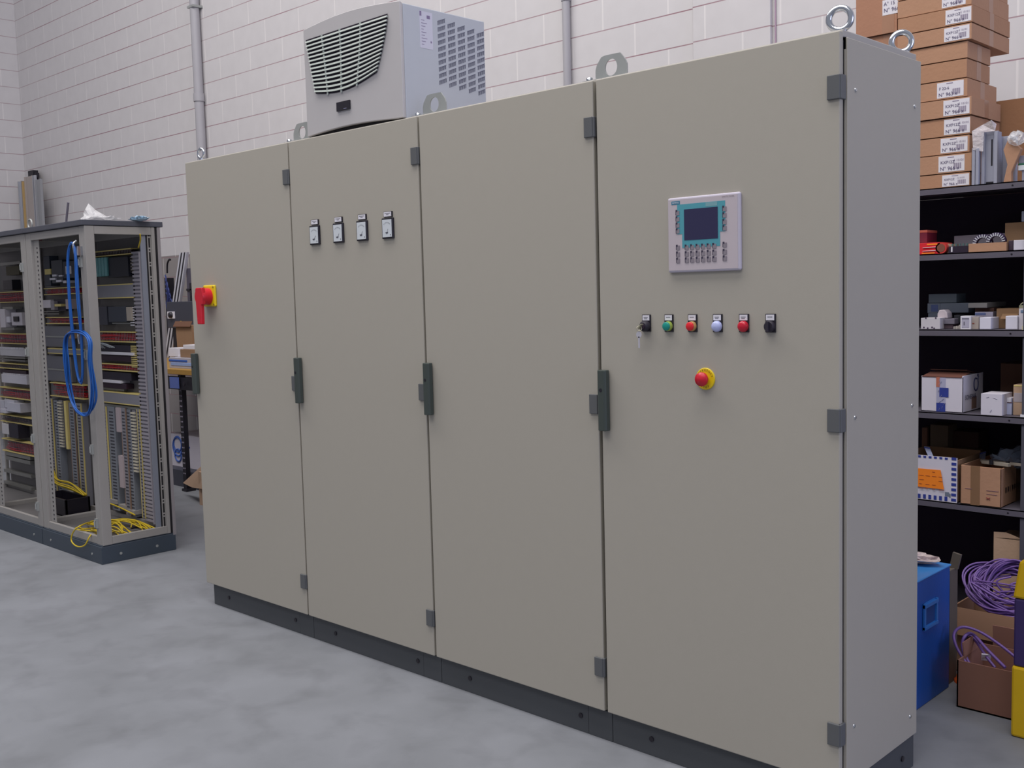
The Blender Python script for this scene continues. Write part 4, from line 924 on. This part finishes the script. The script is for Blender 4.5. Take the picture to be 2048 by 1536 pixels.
for k, (pc, rr, Yk, lb) in enumerate(((1966, .037, 1.665, 'left ribbed white and dark ring standing in the small brown carton'), (1993, .036, 1.652, 'right ribbed white and dark ring standing in the small brown carton'))):
    c_ = Vector((fx(pc, 490, Yk), Yk, zc_+.003-(.004*(1-k))))
    m = MB()
    prof = []; M_ = Matrix.Rotation(R(90), 3, 'X'); vs = []; fs = []; n = 48
    for i in range(n):
        a = 2*math.pi*i/n
        if math.sin(a) < -.3 and False: pass
        for rad, yy in ((.60, -.008), (1, -.008), (1, .008), (.60, .008)): vs.append(c_+Vector((rad*rr*math.cos(a), yy, rad*rr*math.sin(a))))
    sel = [i for i in range(n) if math.sin(2*math.pi*(i+.5)/n) > 0]
    for i in sel:
        j = (i+1) % n; a, b_ = 4*i, 4*j; fs += [(a, a+1, b_+1, b_), (a+1, a+2, b_+2, b_+1), (a+2, a+3, b_+3, b_+2), (a+3, a, b_, b_+3)]
    m.add(vs, fs); m.mat(1)
    for i in range(11):
        a = math.pi*(i+.5)/11; m.beam(c_+Vector((.64*rr*math.cos(a), -.009, .64*rr*math.sin(a))), c_+Vector((.97*rr*math.cos(a), -.009, .97*rr*math.sin(a))), .0042, .004)
    tag(m.build('ribbed_ring', [mat('ring_dark', '#33204a', .5), mat('rib_white', '#b9bcc4', .5)]), lb, 'ring', 'ribbed rings on the second shelf')
pbox('brown_carton', 2010, 2052, 444, z, 1.70, .15, [card2, card_in], 'brown carton at the right end of the second shelf with a light box on it', 'box', ztop=fz(2030, 445, 1.70))
pbox('light_box', 2043, 2056, 422, fz(2030, 445, 1.70)+.001, 1.70, .1, mat('light_blue_grey', '#9aa0b8', .6), 'pale blue grey box on top of the right-hand brown carton', 'box')
pbox('white_box', 2027, 2052, 480, z, 1.625, .06, mat('white_card_bright', '#d0cedc', .6), 'small bright white box in front of the brown carton, second shelf', 'box')
pbox('dark_box', 2017, 2026, 481, z, 1.635, .055, mat('plum_dark', '#3a2c3c', .6), 'narrow dark box between the small brown carton and the white box', 'box')

# --- shelf at 1.270
z = ZS[2]+.001
def punched(m, x0, x1, z0, z1, Y):
    m.mat(1)
    for q in ((.12, .12), (.32, .05), (.55, .13), (.66, .04), (.22, .97), (.74, .97)): m.box(x0+(x1-x0)*q[0], x0+(x1-x0)*(q[0]+.08), Y-.001, Y, z0+(z1-z0)*q[1]-.002, z0+(z1-z0)*q[1]+.004)
S3 = lambda *a, **k: pbox(*a, **k)
S3('white_box', 1842, 1880, 636, z, 1.625, .10, [mat('white_card_warm', '#c2bec4', .6), mat('hole_plum', '#3c2c48', .7)], 'white box with dark cut-outs at the left end of the third shelf', 'box', extra=punched)
zz = fz(1882, 635, 1.80)
S3('grey_blue_box', 1856, 1893, 627, z, 1.76, .10, greyblue, 'grey blue box on the third shelf, lowest of the grey blue pile', 'box', 'grey blue boxes on the third shelf', ztop=1.33)
S3('grey_blue_box', 1855, 1880, 608, 1.331, 1.765, .11, [greyblue, mat('gb_print', '#4c5a88', .6)], 'grey blue box with darker print in the middle of the pile on the third shelf', 'box', 'grey blue boxes on the third shelf', ztop=1.370, extra=lambda m, x0, x1, z0, z1, Y: m.mat(1).box(x0+.015, x1-.008, Y-.001, Y, z0+.005, z1-.006))
S3('grey_blue_box', 1880, 1937, 608, 1.331, 1.765, .11, greyblue, 'long grey blue box stacked right of the printed one on the third shelf', 'box', 'grey blue boxes on the third shelf', ztop=1.370)
S3('grey_blue_box', 1857, 1913, 586, 1.371, 1.77, .10, mat('greygreen_card', '#5e6874', .7), 'flat grey green box on top of the grey blue pile, third shelf', 'box', 'grey blue boxes on the third shelf', ztop=1.408)
c_ = onp(1887, 634, 1, 1.68)
pts = [(c_.x-.021, 0), (c_.x-.021, .018), (c_.x-.014, .033), (c_.x+.006, .035), (c_.x+.018, .022), (c_.x+.021, 0)]
zw = fz(1890, 648, 1.66)+.022
tag(MB().prism([(a, zw+b_) for a, b_ in pts], 1, 1.67, 1.72).build('plastic_dome', mat('cap_pale', '#bcb2b8', .5), None, .003), 'pale rounded plastic cap resting on the small grey box, third shelf', 'plastic part')
S3('grey_box', 1881, 1909, 0, z+.018, 1.66, .08, mat('mid_grey_card', '#6c6876', .7), 'small tilted grey box beneath the pale cap on the third shelf', 'box', ztop=zw-.001, pb=1290)
S3('dark_part', 1886, 1906, 0, z, 1.665, .06, mat('plum_brown', '#4a3a44', .7), 'low dark parts supporting the small grey box', 'parts', ztop=z+.017, pb=1310)
m = MB(); random.seed(4)
for k in range(9): a = fx(1907, 650, 1.63)+.0035*k; m.box(a, a+.0030, 1.63+.004*(k % 3), 1.66, z, z+.008+.009*random.random())
tag(m.build('connector_pile', mat('bit_white', '#b8b2ae', .6)), 'little heap of pale connectors between the grey box and the framed white box', 'connectors')
S3('dark_pouch', 1908, 1920, 630, z+.022, 1.70, .05, mat('dark_green_cloth', '#22242c', .8), 'small black green pouch behind the heap of connectors', 'pouch')
def framed(m, x0, x1, z0, z1, Y): m.mat(1).box(x0+.005, x1-.005, Y-.0008, Y, z0+.006, z1-.006).mat(2).box(x0+.013, x0+.016, Y-.0014, Y, z0+.015, z1-.022).box(x0+.006, x1-.006, Y-.0014, Y, z1-.012, z1-.009)
S3('framed_box', 1921, 1941.5, 632, z, 1.62, .05, [white_p, mat('soft_grey', '#a9a6b8', .6), ink], 'white box with a pale grey label, left of the cream box on the third shelf', 'box', extra=framed)
S3('cream_box', 1942.5, 1957.5, 634, z, 1.63, .05, [mat('cream_card', '#a59a94', .7), mat('rust_print', '#8a4638', .6)], 'cream box with a small rust coloured print on the third shelf', 'box', extra=lambda m, x0, x1, z0, z1, Y: m.mat(1).box(x0+.004, x0+.012, Y-.001, Y, z0+.020, z0+.024))
S3('white_box', 1959, 1982, 635, z, 1.615, .085, mat('white_card_bright', '#d0cedc'), 'plain bright white box in the middle of the third shelf', 'box')
S3('flat_box', 1950, 1986, 624, z, 1.71, .06, [mat('pale_lilac', '#a09cb0', .6), mat('lilac_blue', '#5f6c9c', .6)], 'flat lilac box with a blue band behind the plain white box', 'box', ztop=1.335, extra=lambda m, x0, x1, z0, z1, Y: m.mat(1).box(x0, x0+.6*(x1-x0), Y-.001, Y, z1-.012, z1-.003))
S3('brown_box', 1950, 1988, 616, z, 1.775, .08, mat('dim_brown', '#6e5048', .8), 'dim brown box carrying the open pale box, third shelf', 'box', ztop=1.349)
m = MB(); x0, x1 = fx(1936, 612, 1.73), fx(1974, 612, 1.73); zt = fz(1955, 606, 1.73)
m.box(x0, x1, 1.73, 1.94, 1.3505, zt); tag(m.build('pale_open_box', [mat('pale_grey_green', '#a2a0a0', .7)], None, .002), 'pale grey shallow box on top of the dim brown box, third shelf', 'box')
S3('brown_carton', 1993, 2039, 617, z, 1.70, .14, [mat('kraft_dim', '#86684c', .85), card_in], 'open brown carton behind the right-hand white cube on the third shelf', 'box', extra=lambda m, x0, x1, z0, z1, Y: m.obox(((x0+x1)/2+.01, Y-.012, z1-.030), Matrix.Rotation(R(-50), 3, 'X'), (x1-x0)*.7, .003, .03))
S3('white_cube', 2011, 2035, 632, z, 1.62, .06, mat('white_card_bright', '#d0cedc'), 'small white cube-shaped box near the right end of the third shelf', 'box')
S3('tall_white_box', 2038, 2056, 617, z, 1.63, .06, [mat('white_card', '#cfcbd6'), mat('steel_blue', '#6d86a6', .6)], 'tall white box with a blue grey band at the right end of the third shelf', 'box', extra=lambda m, x0, x1, z0, z1, Y: m.mat(1).box(x0+.006, x1, Y-.001, Y, z1-.016, z1-.006))
tag(MB().box(fx(2044, 655, 1.605), fx(2056, 655, 1.605), 1.605, 1.625, z, z+.014).build('yellow_tag', mat('pale_yellow', '#ccc49c', .6)), 'tiny pale yellow box in front of the tall white box', 'box')
tag(MB().tube([(fx(2041, 606, 1.66), 1.66, fz(2041, 612, 1.66)+.004), (fx(2046, 606, 1.66), 1.665, fz(2041, 606, 1.66)), (fx(2056, 606, 1.66), 1.66, fz(2041, 608, 1.66))], .003, 6).box(fx(2040, 614, 1.66), fx(2056, 614, 1.66), 1.65, 1.67, fz(2041, 617, 1.63)+.001, fz(2041, 612, 1.66)+.003).build('olive_strip', mat('olive_pale', '#8f8f78', .6)), 'thin bent olive strip on top of the tall white box', 'strip')

# --- shelf at .941
z = ZS[3]+.001
x0, x1 = fx(1842, 790, 1.62), fx(1926, 790, 1.62); zt = fz(1885, 753, 1.62); yb = onp(1966, 790, 0, x1).y
WBX = thing('white_carton', ((x0+x1)/2, 1.75, z), 'large open white carton with navy printed tape and a heart shaped logo on its side', 'box')
t_ = .004
m = MB().box(x0, x1, 1.62, 1.62+t_, z, zt).box(x0, x1, yb-t_, yb, z, zt).box(x0, x0+t_, 1.62, yb, z, zt).box(x1-t_, x1, 1.62, yb, z, zt+.004).box(x0, x1, 1.62, yb, z, z+t_)
m.build('carton_body', wcard, WBX, .001, 1)
MB().obox(((x0+x1)/2, 1.66, zt+.004), Matrix.Rotation(R(8), 3, 'X'), (x1-x0)-.01, .085, .003).obox(((x0+x1)/2-.02, yb-.05, zt+.010), Matrix.Rotation(R(-10), 3, 'X'), (x1-x0)-.02, .09, .003).build('flap', mat('flap_brown', '#6a4236', .85), WBX)
tx0, tx1 = fx(1873, 790, 1.62), fx(1891, 790, 1.62)
m = MB().box(tx0, tx1, 1.6188, 1.62, z+.001, zt-.001).mat(1).box(tx0, tx1, 1.6182, 1.619, z+.001, z+.036).box(tx0+.012, tx1+.012, 1.6182, 1.619, z+.060, z+.097).mat(2).box(tx0-.001, tx0+.013, 1.618, 1.619, zt-.042, zt-.001).mat(0)
random.seed(8)
for k in range(10): a = tx0+.005+.025*random.random(); zc = z+.004+random.random()*(zt-z-.02); m.beam((a, 1.6178, zc), (a+.010*random.random(), 1.6178, zc+.009), .0022, .0006)
m.build('printed_tape', [mat('tape_lilac', '#a8a8c0', .4), navy, mat('tape_salmon', '#b8705c', .5)], WBX)
yc = 1.62+(yb-1.62)*.56
m = MB(); pts = []
cy_, cz_ = 1.62+(yb-1.62)*.62, z+.105
for ang in range(60, 391, 15):
    a = R(ang); rr = .0235*(1-.16*math.exp(-((ang-70)/35)**2)); pts.append((x1+.001, cy_+rr*math.cos(a)*.95, cz_+rr*math.sin(a)*1.1))
pts.append((x1+.001, cy_+.024, cz_+.030))
m.tube(pts, .0026, 6, False, 2).cyl((x1, cy_+.020, cz_+.034), (x1+.0015, cy_+.020, cz_+.034), .006, 12)
m.text('SONEPAR', (x1+.0012, 1.62+.018, z+.058), YD, ZD, .026, 'LEFT')
m.mat(1).box(x1, x1+.0008, 1.62+(yb-1.62)*.42, 1.62+(yb-1.62)*.66, z+.008, z+.056)
m.build('logo_print', [mat('logo_navy', '#343860', .6), mat('stain_brown', '#7d6358', .8)], WBX)
pbox('white_box', 1962, 2004.5, 788, z, 1.605, .11, [mat('white_card', '#cfcbd6'), mat('faint_marks', '#a19cae', .7)], 'small white box with faint scribbles beside the large white carton', 'box', bevel=.004,
     extra=lambda m, x0, x1, z0, z1, Y: m.mat(1).beam((x0+.02, Y-.0005, z1-.015), (x0+.03, Y-.0005, z1-.011), .002, .0008).beam((x0+.045, Y-.0005, z1-.014), (x0+.06, Y-.0005, z1-.019), .002, .0008).beam((x0+.034, Y-.0005, z0+.012), (x0+.040, Y-.0005, z0+.022), .003, .0008))
pbox('lidded_box', 2006, 2023.5, 796, z, 1.66, .05, [mat('pale_blue_white', '#bcc2e0', .6), white_p, mat('rust_line', '#6c3444', .6)], 'tiny white and pale blue box with a lid on the fourth shelf', 'box', extra=lambda m, x0, x1, z0, z1, Y: m.mat(1).box(x0-.001, x1-.002, Y-.003, Y+.05, z1-.016, z1+.001).mat(2).box(x0, x1+.001, Y-.001, Y, z1-.019, z1-.016))
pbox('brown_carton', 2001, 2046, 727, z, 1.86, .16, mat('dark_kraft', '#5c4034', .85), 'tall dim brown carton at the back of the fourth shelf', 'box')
def banded(m, x0, x1, z0, z1, Y):
    m.mat(1).box(x0+.002, x1, Y-.001, Y, z0+.05, z0+.085).mat(2).box(x0+.002, x1, Y-.001, Y, z1-.006, z1-.001)
pbox('banded_carton', 2027, 2056, 770, z, 1.66, .1, [card3, mat('band_white', '#aaa0a6', .6), cream], 'carton with pale horizontal bands at the right end of the fourth shelf', 'box', extra=banded)
tag(MB().box(fx(2041, 820, 1.605), fx(2056, 820, 1.605), 1.603, 1.625, z, z+.010).build('paper_slip', white_p), 'white paper slip at the right edge of the fourth shelf', 'paper')

# --- shelf at .585
z = ZS[4]+.001
x0, x1 = fx(1800, 950, 1.60), fx(1914, 950, 1.60); zt = fz(1885, 914, 1.60)
CKX = thing('chequered_carton', ((x0+x1)/2, 1.75, z), 'white carton with navy chequered border and an orange sheet, fifth shelf', 'box')
MB().box(x0, x1, 1.60, 1.604, z, zt).mat(1).box(x0, x0+.004, 1.604, 1.85, z, zt).box(x1-.004, x1, 1.604, 1.85, z, zt-.01).box(x0, x1, 1.846, 1.85, z, zt).box(x0, x1, 1.604, 1.85, z, z+.004).build('carton_body', [wcard, card2], CKX)
m = MB(); sq = .0115
k = 0
while z+.008+k*.0205 < zt-.004: m.box(x1-.0215, x1-.003, 1.5988, 1.6, z+.006+k*.0205, z+.006+k*.0205+.0105); k += 1
k = 0
while x0+.01+k*.0215 < x1-.03: m.box(x0+.01+k*.0215, x0+.01+k*.0215+.011, 1.5988, 1.6, z+.004, z+.021).box(x0+.01+k*.0215, x0+.01+k*.0215+.011, 1.5988, 1.6, zt-.009, zt-.001); k += 1
m.build('chequered_border', navy, CKX)
MB().box(x1-.030, x1-.024, 1.5988, 1.6, z+.02, z+.035).box(x1-.046, x1-.030, 1.5988, 1.6, z+.024, z+.040).build('grey_patch', greyblue, CKX)
a, b_ = onp(1832, 936, 1, 1.598), onp(1888, 979, 1, 1.598)
m = MB().prism([(a.x, a.z), (b_.x-.014, a.z+.001), (b_.x, b_.z), (a.x, b_.z+.001)], 1, 1.5965, 1.598); m.mat(1)
random.seed(2)
for r_ in range(5):
    for q in range(4):
        xx = a.x+.014+.026*q; zz_ = a.z-.010-.0175*r_
        if random.random() < .75: m.box(xx, xx+.010+.012*random.random(), 1.5957, 1.5966, zz_, zz_+.0018)
tag(m.build('orange_note', [orange, mat('note_ink', '#a0502a', .7)]), 'bright orange handwritten sheet stuck on the chequered white carton', 'note')
def flapq(pa, pb, pc, pd, ya, yb_, mt, name, lb, cat='cardboard', ch=False):
    qs = [onp(*pa, 1, ya), onp(*pb, 1, ya), onp(*pc, 1, yb_), onp(*pd, 1, yb_)]
    m = MB(); nn = (qs[1]-qs[0]).cross(qs[3]-qs[0]).normalized()*.0016
    m.add([v+nn for v in qs]+[v-nn for v in qs], [(0, 1, 2, 3), (7, 6, 5, 4), (0, 4, 5, 1), (1, 5, 6, 2), (2, 6, 7, 3), (3, 7, 4, 0)])
    ms = [mt]
    if ch:
        m.mat(1); ms.append(navy)
        for t in (.15, .5, .85): c1 = qs[3].lerp(qs[2], t)*.85+qs[0].lerp(qs[1], t)*.15; m.obox(c1-YD*.002, Matrix.Rotation(0, 3, 'Z'), .008, .002, .008)
    if cat is None: return m.build(name, ms, ch if False else CKX)
    return tag(m.build(name, ms, None), lb, cat)
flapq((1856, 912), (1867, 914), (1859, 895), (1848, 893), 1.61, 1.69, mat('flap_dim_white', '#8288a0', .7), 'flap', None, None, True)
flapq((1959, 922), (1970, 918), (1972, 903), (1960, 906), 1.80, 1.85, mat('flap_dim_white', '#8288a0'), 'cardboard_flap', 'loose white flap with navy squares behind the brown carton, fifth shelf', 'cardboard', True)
zz = z+.0
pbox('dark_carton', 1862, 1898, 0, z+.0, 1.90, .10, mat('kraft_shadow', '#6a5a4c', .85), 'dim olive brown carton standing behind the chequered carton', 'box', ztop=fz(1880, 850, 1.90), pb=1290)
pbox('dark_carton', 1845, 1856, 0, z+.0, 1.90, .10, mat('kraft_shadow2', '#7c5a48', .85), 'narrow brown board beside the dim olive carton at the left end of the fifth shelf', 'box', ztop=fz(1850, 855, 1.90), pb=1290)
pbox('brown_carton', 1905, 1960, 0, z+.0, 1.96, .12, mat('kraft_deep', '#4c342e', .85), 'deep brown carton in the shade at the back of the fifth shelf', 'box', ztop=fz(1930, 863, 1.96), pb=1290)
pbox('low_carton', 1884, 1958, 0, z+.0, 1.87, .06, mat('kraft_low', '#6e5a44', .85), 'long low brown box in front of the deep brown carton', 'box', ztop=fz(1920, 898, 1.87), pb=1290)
x0b, x1b = fx(1917, 965, 1.585), fx(1999, 965, 1.585); zt = fz(1960, 935, 1.585)
BC = thing('brown_carton', ((x0b+x1b)/2, 1.72, z), 'open brown carton with tape and dark stamped marks at the right of the fifth shelf', 'box')
# sits turned a little so its right side shows
yb2 = 1.93; m = MB()
m.box(x0b, x1b, 1.603, 1.607, z, zt).box(x0b, x0b+.004, 1.603, yb2, z, zt).box(x1b-.004, x1b, 1.603, yb2, z, zt-.002).box(x0b, x1b, yb2-.004, yb2, z, zt).box(x0b, x1b, 1.603, yb2, z, z+.004)
m.build('carton_body', card, BC, .001, 1)
MB().box(x0b+.040, x0b+.075, 1.6023, 1.603, z, zt).build('tape', mat('brown_tape', '#84654a', .35), BC)
MB().box(x1b, x1b+.0008, 1.76, 1.84, z, zt-.002).build('tape', mat('brown_tape', '#84654a'), BC)
m = MB()
for k, wl in enumerate((.016, .018, .004, .020, .016, .018, .012)): m.box(x1b, x1b+.0008, 1.65+k*.024, 1.65+k*.024+wl*.8, z+.052+.001*k, z+.072).box(x1b, x1b+.0008, 1.65+k*.024, 1.65+k*.024+.005, z+.050, z+.074)
m.build('stamped_marks', mat('stamp_ink', '#5c4a44', .8), BC)
MB().box(x0b+.018, x0b+.045, 1.6018, 1.603, z+.062, z+.0635).box(x0b+.10, x0b+.145, 1.6018, 1.603, z+.062, z+.0635).box(x0b+.10, x0b+.14, 1.6018, 1.603, z+.048, z+.0492).build('printed_lines', mat('print_plum', '#7a5a6a', .7), BC)
MB().beam((x0b+.100, 1.602, z+.028), (x0b+.114, 1.602, z+.036), .003, .001).beam((x0b+.100, 1.602, z+.036), (x0b+.114, 1.602, z+.028), .003, .001).build('red_stamp', mat('red_stamp', '#8a2838', .7), BC)
m = MB().beam((x0b+.05, 1.70, zt+.004), (x1b+.02, 1.63, zt+.012), .014, .012).beam((x0b+.03, 1.74, zt+.002), (x1b+.06, 1.66, zt+.012), .010, .010).mat(1)
for t in (.3, .7): m.cyl((x0b+.05+(x1b-x0b)*t, 1.66, zt+.004), (x0b+.05+(x1b-x0b)*t, 1.66, zt+.022), .008, 10)
tag(m.build('metal_rail', [mat('rail_pale', '#9c948a', .5), darkm]), 'pale metal rails with dark knots lying across the open brown carton', 'rail')
crumple('plastic_bag', (fx(2020, 905, 1.76), 1.80, zt-.03), .085, .07, .075, mat('film_blue_dark', '#93a3bd', .25, 0, .2, 30, .5, 60, alpha=.55), 'bluish plastic bag slumped in the open brown carton', 'plastic bag', 12, (.07, .05, .04))

# ------------------------------------------------------------------ floor in front of the shelving
x1 = -.165; x0 = -.62
CH = thing('metal_chest', ((x0+x1)/2, 1.03, 0), 'blue painted metal chest with a recessed side handle beside the cabinet row', 'chest')
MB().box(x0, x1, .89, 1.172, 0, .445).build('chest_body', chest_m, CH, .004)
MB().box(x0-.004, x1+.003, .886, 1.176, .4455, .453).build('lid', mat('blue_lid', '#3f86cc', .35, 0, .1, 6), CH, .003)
hy0, hy1 = .935, 1.048; hz0, hz1 = .268, .362
MB().box(x1, x1+.002, hy0, hy1, hz0, hz1).mat(1).box(x1+.0018, x1+.0025, hy0+.014, hy1-.014, hz0+.014, hz1-.014).mat(0).box(x1, x1+.010, hy0, hy1, hz1-.016, hz1-.004).box(x1, x1+.010, hy0, hy1, hz0+.002, hz0+.012).box(x1, x1+.008, hy0, hy0+.012, hz0, hz1).box(x1, x1+.008, hy1-.012, hy1, hz0, hz1).build('handle', [mat('blue_handle', '#2e70bc', .4), mat('blue_recess', '#123f80', .6)], CH, .002)
crumple('plastic_wrap', (-.27, 1.115, .454), .085, .045, .034, mat('film_warm', '#c9b8b4', .4, 0, .35, 60, .6, 60), 'crumpled pale wrapping lying on the back of the blue metal chest', 'wrapping', 21)
tag(MB().beam((fx(1908, 1125, 1.25), 1.25, .42), (fx(1915, 1105, 1.25), 1.25, .475), .012, .03).box(fx(1900, 1140, 1.25)-.02, fx(1900, 1140, 1.25)+.02, 1.20, 1.27, 0, .42).build('timber_offcut', mat('offcut', '#5c544c', .7)), 'dark upright timber offcut between the blue chest and the purple cable', 'timber')
# purple cable carton
def open_carton(name, x0, x1, y0, y1, z1, mt, lb, flaps=()):
    T = thing(name, ((x0+x1)/2, (y0+y1)/2, 0), lb, 'box'); t_ = .005
    MB().box(x0, x1, y0, y0+t_, .001, z1).box(x0, x1, y1-t_, y1, .001, z1).box(x0, x0+t_, y0, y1, .001, z1).box(x1-t_, x1, y0, y1, .001, z1).box(x0, x1, y0, y1, .001, .006).build('carton_body', mt, T)
    for c_, M_, s_ in flaps: MB().obox(c_, M_, *s_).build('flap', mt, T)
    return T
bx = (-.233, .235, 1.35, 1.58)
open_carton('open_carton', *bx, .240, mat('kraft_shaded', '#8c6a52', .85, 0, .08, 6), 'large open brown carton holding the big purple cable coil', [((0, 1.33, .20), Matrix.Rotation(R(-12), 3, 'X'), (.465, .004, .10))])
random.seed(31); m = MB()
cc = Vector((-.040, 1.43, .325)); 
for k in range(34):
    rx = .160+random.uniform(-.060, .022); ry = .085+random.uniform(-.02, .03); tl = random.uniform(-.5, .9); ph = random.uniform(0, 6.28)
    dx, dz = random.uniform(-.02, .035), random.uniform(-.022, .022); pts = []
    for i in range(12):
        a = 2*math.pi*i/12
        pts.append(cc+Vector((dx+rx*math.cos(a), ry*math.sin(a)*.75, dz+.066*math.sin(a)*(1+.22*tl)+.014*math.sin(2*a+ph))))
    m.tube(pts, .0038, 6, True, 4)
for k in range(9):
    a, b_ = random.uniform(0, 6.28), random.uniform(1.8, 4.2)
    m.tube([cc+Vector((.14*math.cos(a), -.03, .055*math.sin(a))), cc+Vector((random.uniform(-.04, .05), -.055, random.uniform(-.02, .03))), cc+Vector((.13*math.cos(a+b_), -.03, .055*math.sin(a+b_)))], .0038, 6)
for k in range(6): m.tube([cc+Vector((-.12+.02*k, -.07, .02-.01*k)), cc+Vector((-.02, -.08, -.02)), cc+Vector((.06+.01*k, -.06, -.045))], .0046, 6)
tag(m.build('cable_coil', purp_c), 'large untidy coil of purple cable heaped in the rear carton', 'cable')
tag(MB().box(-.075, .25, 1.585, 1.598, .14, .475).box(-.075, .25, 1.585, 1.60, .13, .14).build('pale_carton', card3, None, .001) if False else
    MB().box(fx(1987, 1110, 1.63), -.078, 1.63, 1.80, ZS[5]+.001, .462).prism([(fx(1987, 1110, 1.63), .462), (fx(1987, 1110, 1.63), .484), (-.13, .487), (-.10, .478), (-.078, .470)], 1, 1.63, 1.634).build('pale_carton', card3), 'pale torn carton on the bottom shelf behind the purple cable coil', 'box')
q = (-.076, .30, 1.01, 1.24)
open_carton('open_carton', *q, .165, mat('kraft_front', '#875f50', .85, 0, .08, 6), 'open brown carton on the floor with few purple cables, nearest the camera', [((.11, 1.245, .200), Matrix.Rotation(R(4), 3, 'X'), (.30, .004, .075)), ((-.074, 1.12, .188), Matrix.Rotation(R(-6), 3, 'Y'), (.004, .12, .05))])
m = MB()
def P3(px, py, Y): return tuple(onp(px, py, 1, Y))
m.tube([P3(1934, 1328, 1.06), P3(1914, 1295, 1.08), P3(1908, 1268, 1.10), P3(1925, 1254, 1.12), P3(1960, 1264, 1.13), P3(2000, 1290, 1.12), P3(2035, 1318, 1.10)], .0050, 7)
m.tube([P3(1938, 1326, 1.08), P3(1926, 1300, 1.10), P3(1928, 1275, 1.12), P3(1945, 1268, 1.14), P3(1975, 1300, 1.10), P3(2010, 1335, 1.06)], .0056, 7)
m.tube([P3(1932, 1325, 1.10), P3(1926, 1290, 1.12), P3(1935, 1270, 1.15), P3(1950, 1280, 1.15), P3(1972, 1312, 1.10), P3(1990, 1335, 1.08)], .0050, 7)
tag(m.build('cable_loops', purp_c), 'loose loops of purple cable rising out of the front carton', 'cable')
q0 = onp(1972, 1325, 1, 1.10)
tag(MB().obox((q0.x, 1.10, .165), Matrix.Rotation(R(25), 3, 'Z') @ Matrix.Rotation(R(30), 3, 'X'), .03, .004, .03).build('film_scrap', white_p), 'small white scrap inside the front carton under the purple cables', 'scrap')
qa, qb = onp(1910, 1325, 1, 1.27), onp(1920, 1296, 1, 1.27)
tag(MB().lathe((-.145, 1.25, 0), (0, 0, 1), [(.030, 0), (.030, .012), (.024, .014), (.012, .085), (.006, .09)], 18).build('marker_cone', mat('cone_orange', '#d8602c', .5)), 'small orange cone on the floor between the chest and the front carton', 'cone')
# yellow and purple stand at the right edge
TS = thing('folding_stand', (.19, .93, 0), 'yellow and dark purple upright leg of a folding stand at the right picture edge', 'stand')
xa = .144
MB().box(xa, xa+.13, .88, .965, .001, .232).build('yellow_foot', yellow_p if False else mat('stand_yellow', '#d8b010', .45, 0, .06, 20), TS, .008)
MB().box(xa+.004, xa+.126, .884, .961, .2325, .452).build('purple_sleeve', purple_p, TS, .006)
MB().prism([(xa, .4525), (xa+.13, .4525), (xa+.13, .585), (xa+.04, .585), (xa+.018, .572)], 1, .882, .963).build('yellow_head', mat('stand_yellow', '#d8b010'), TS, .008)
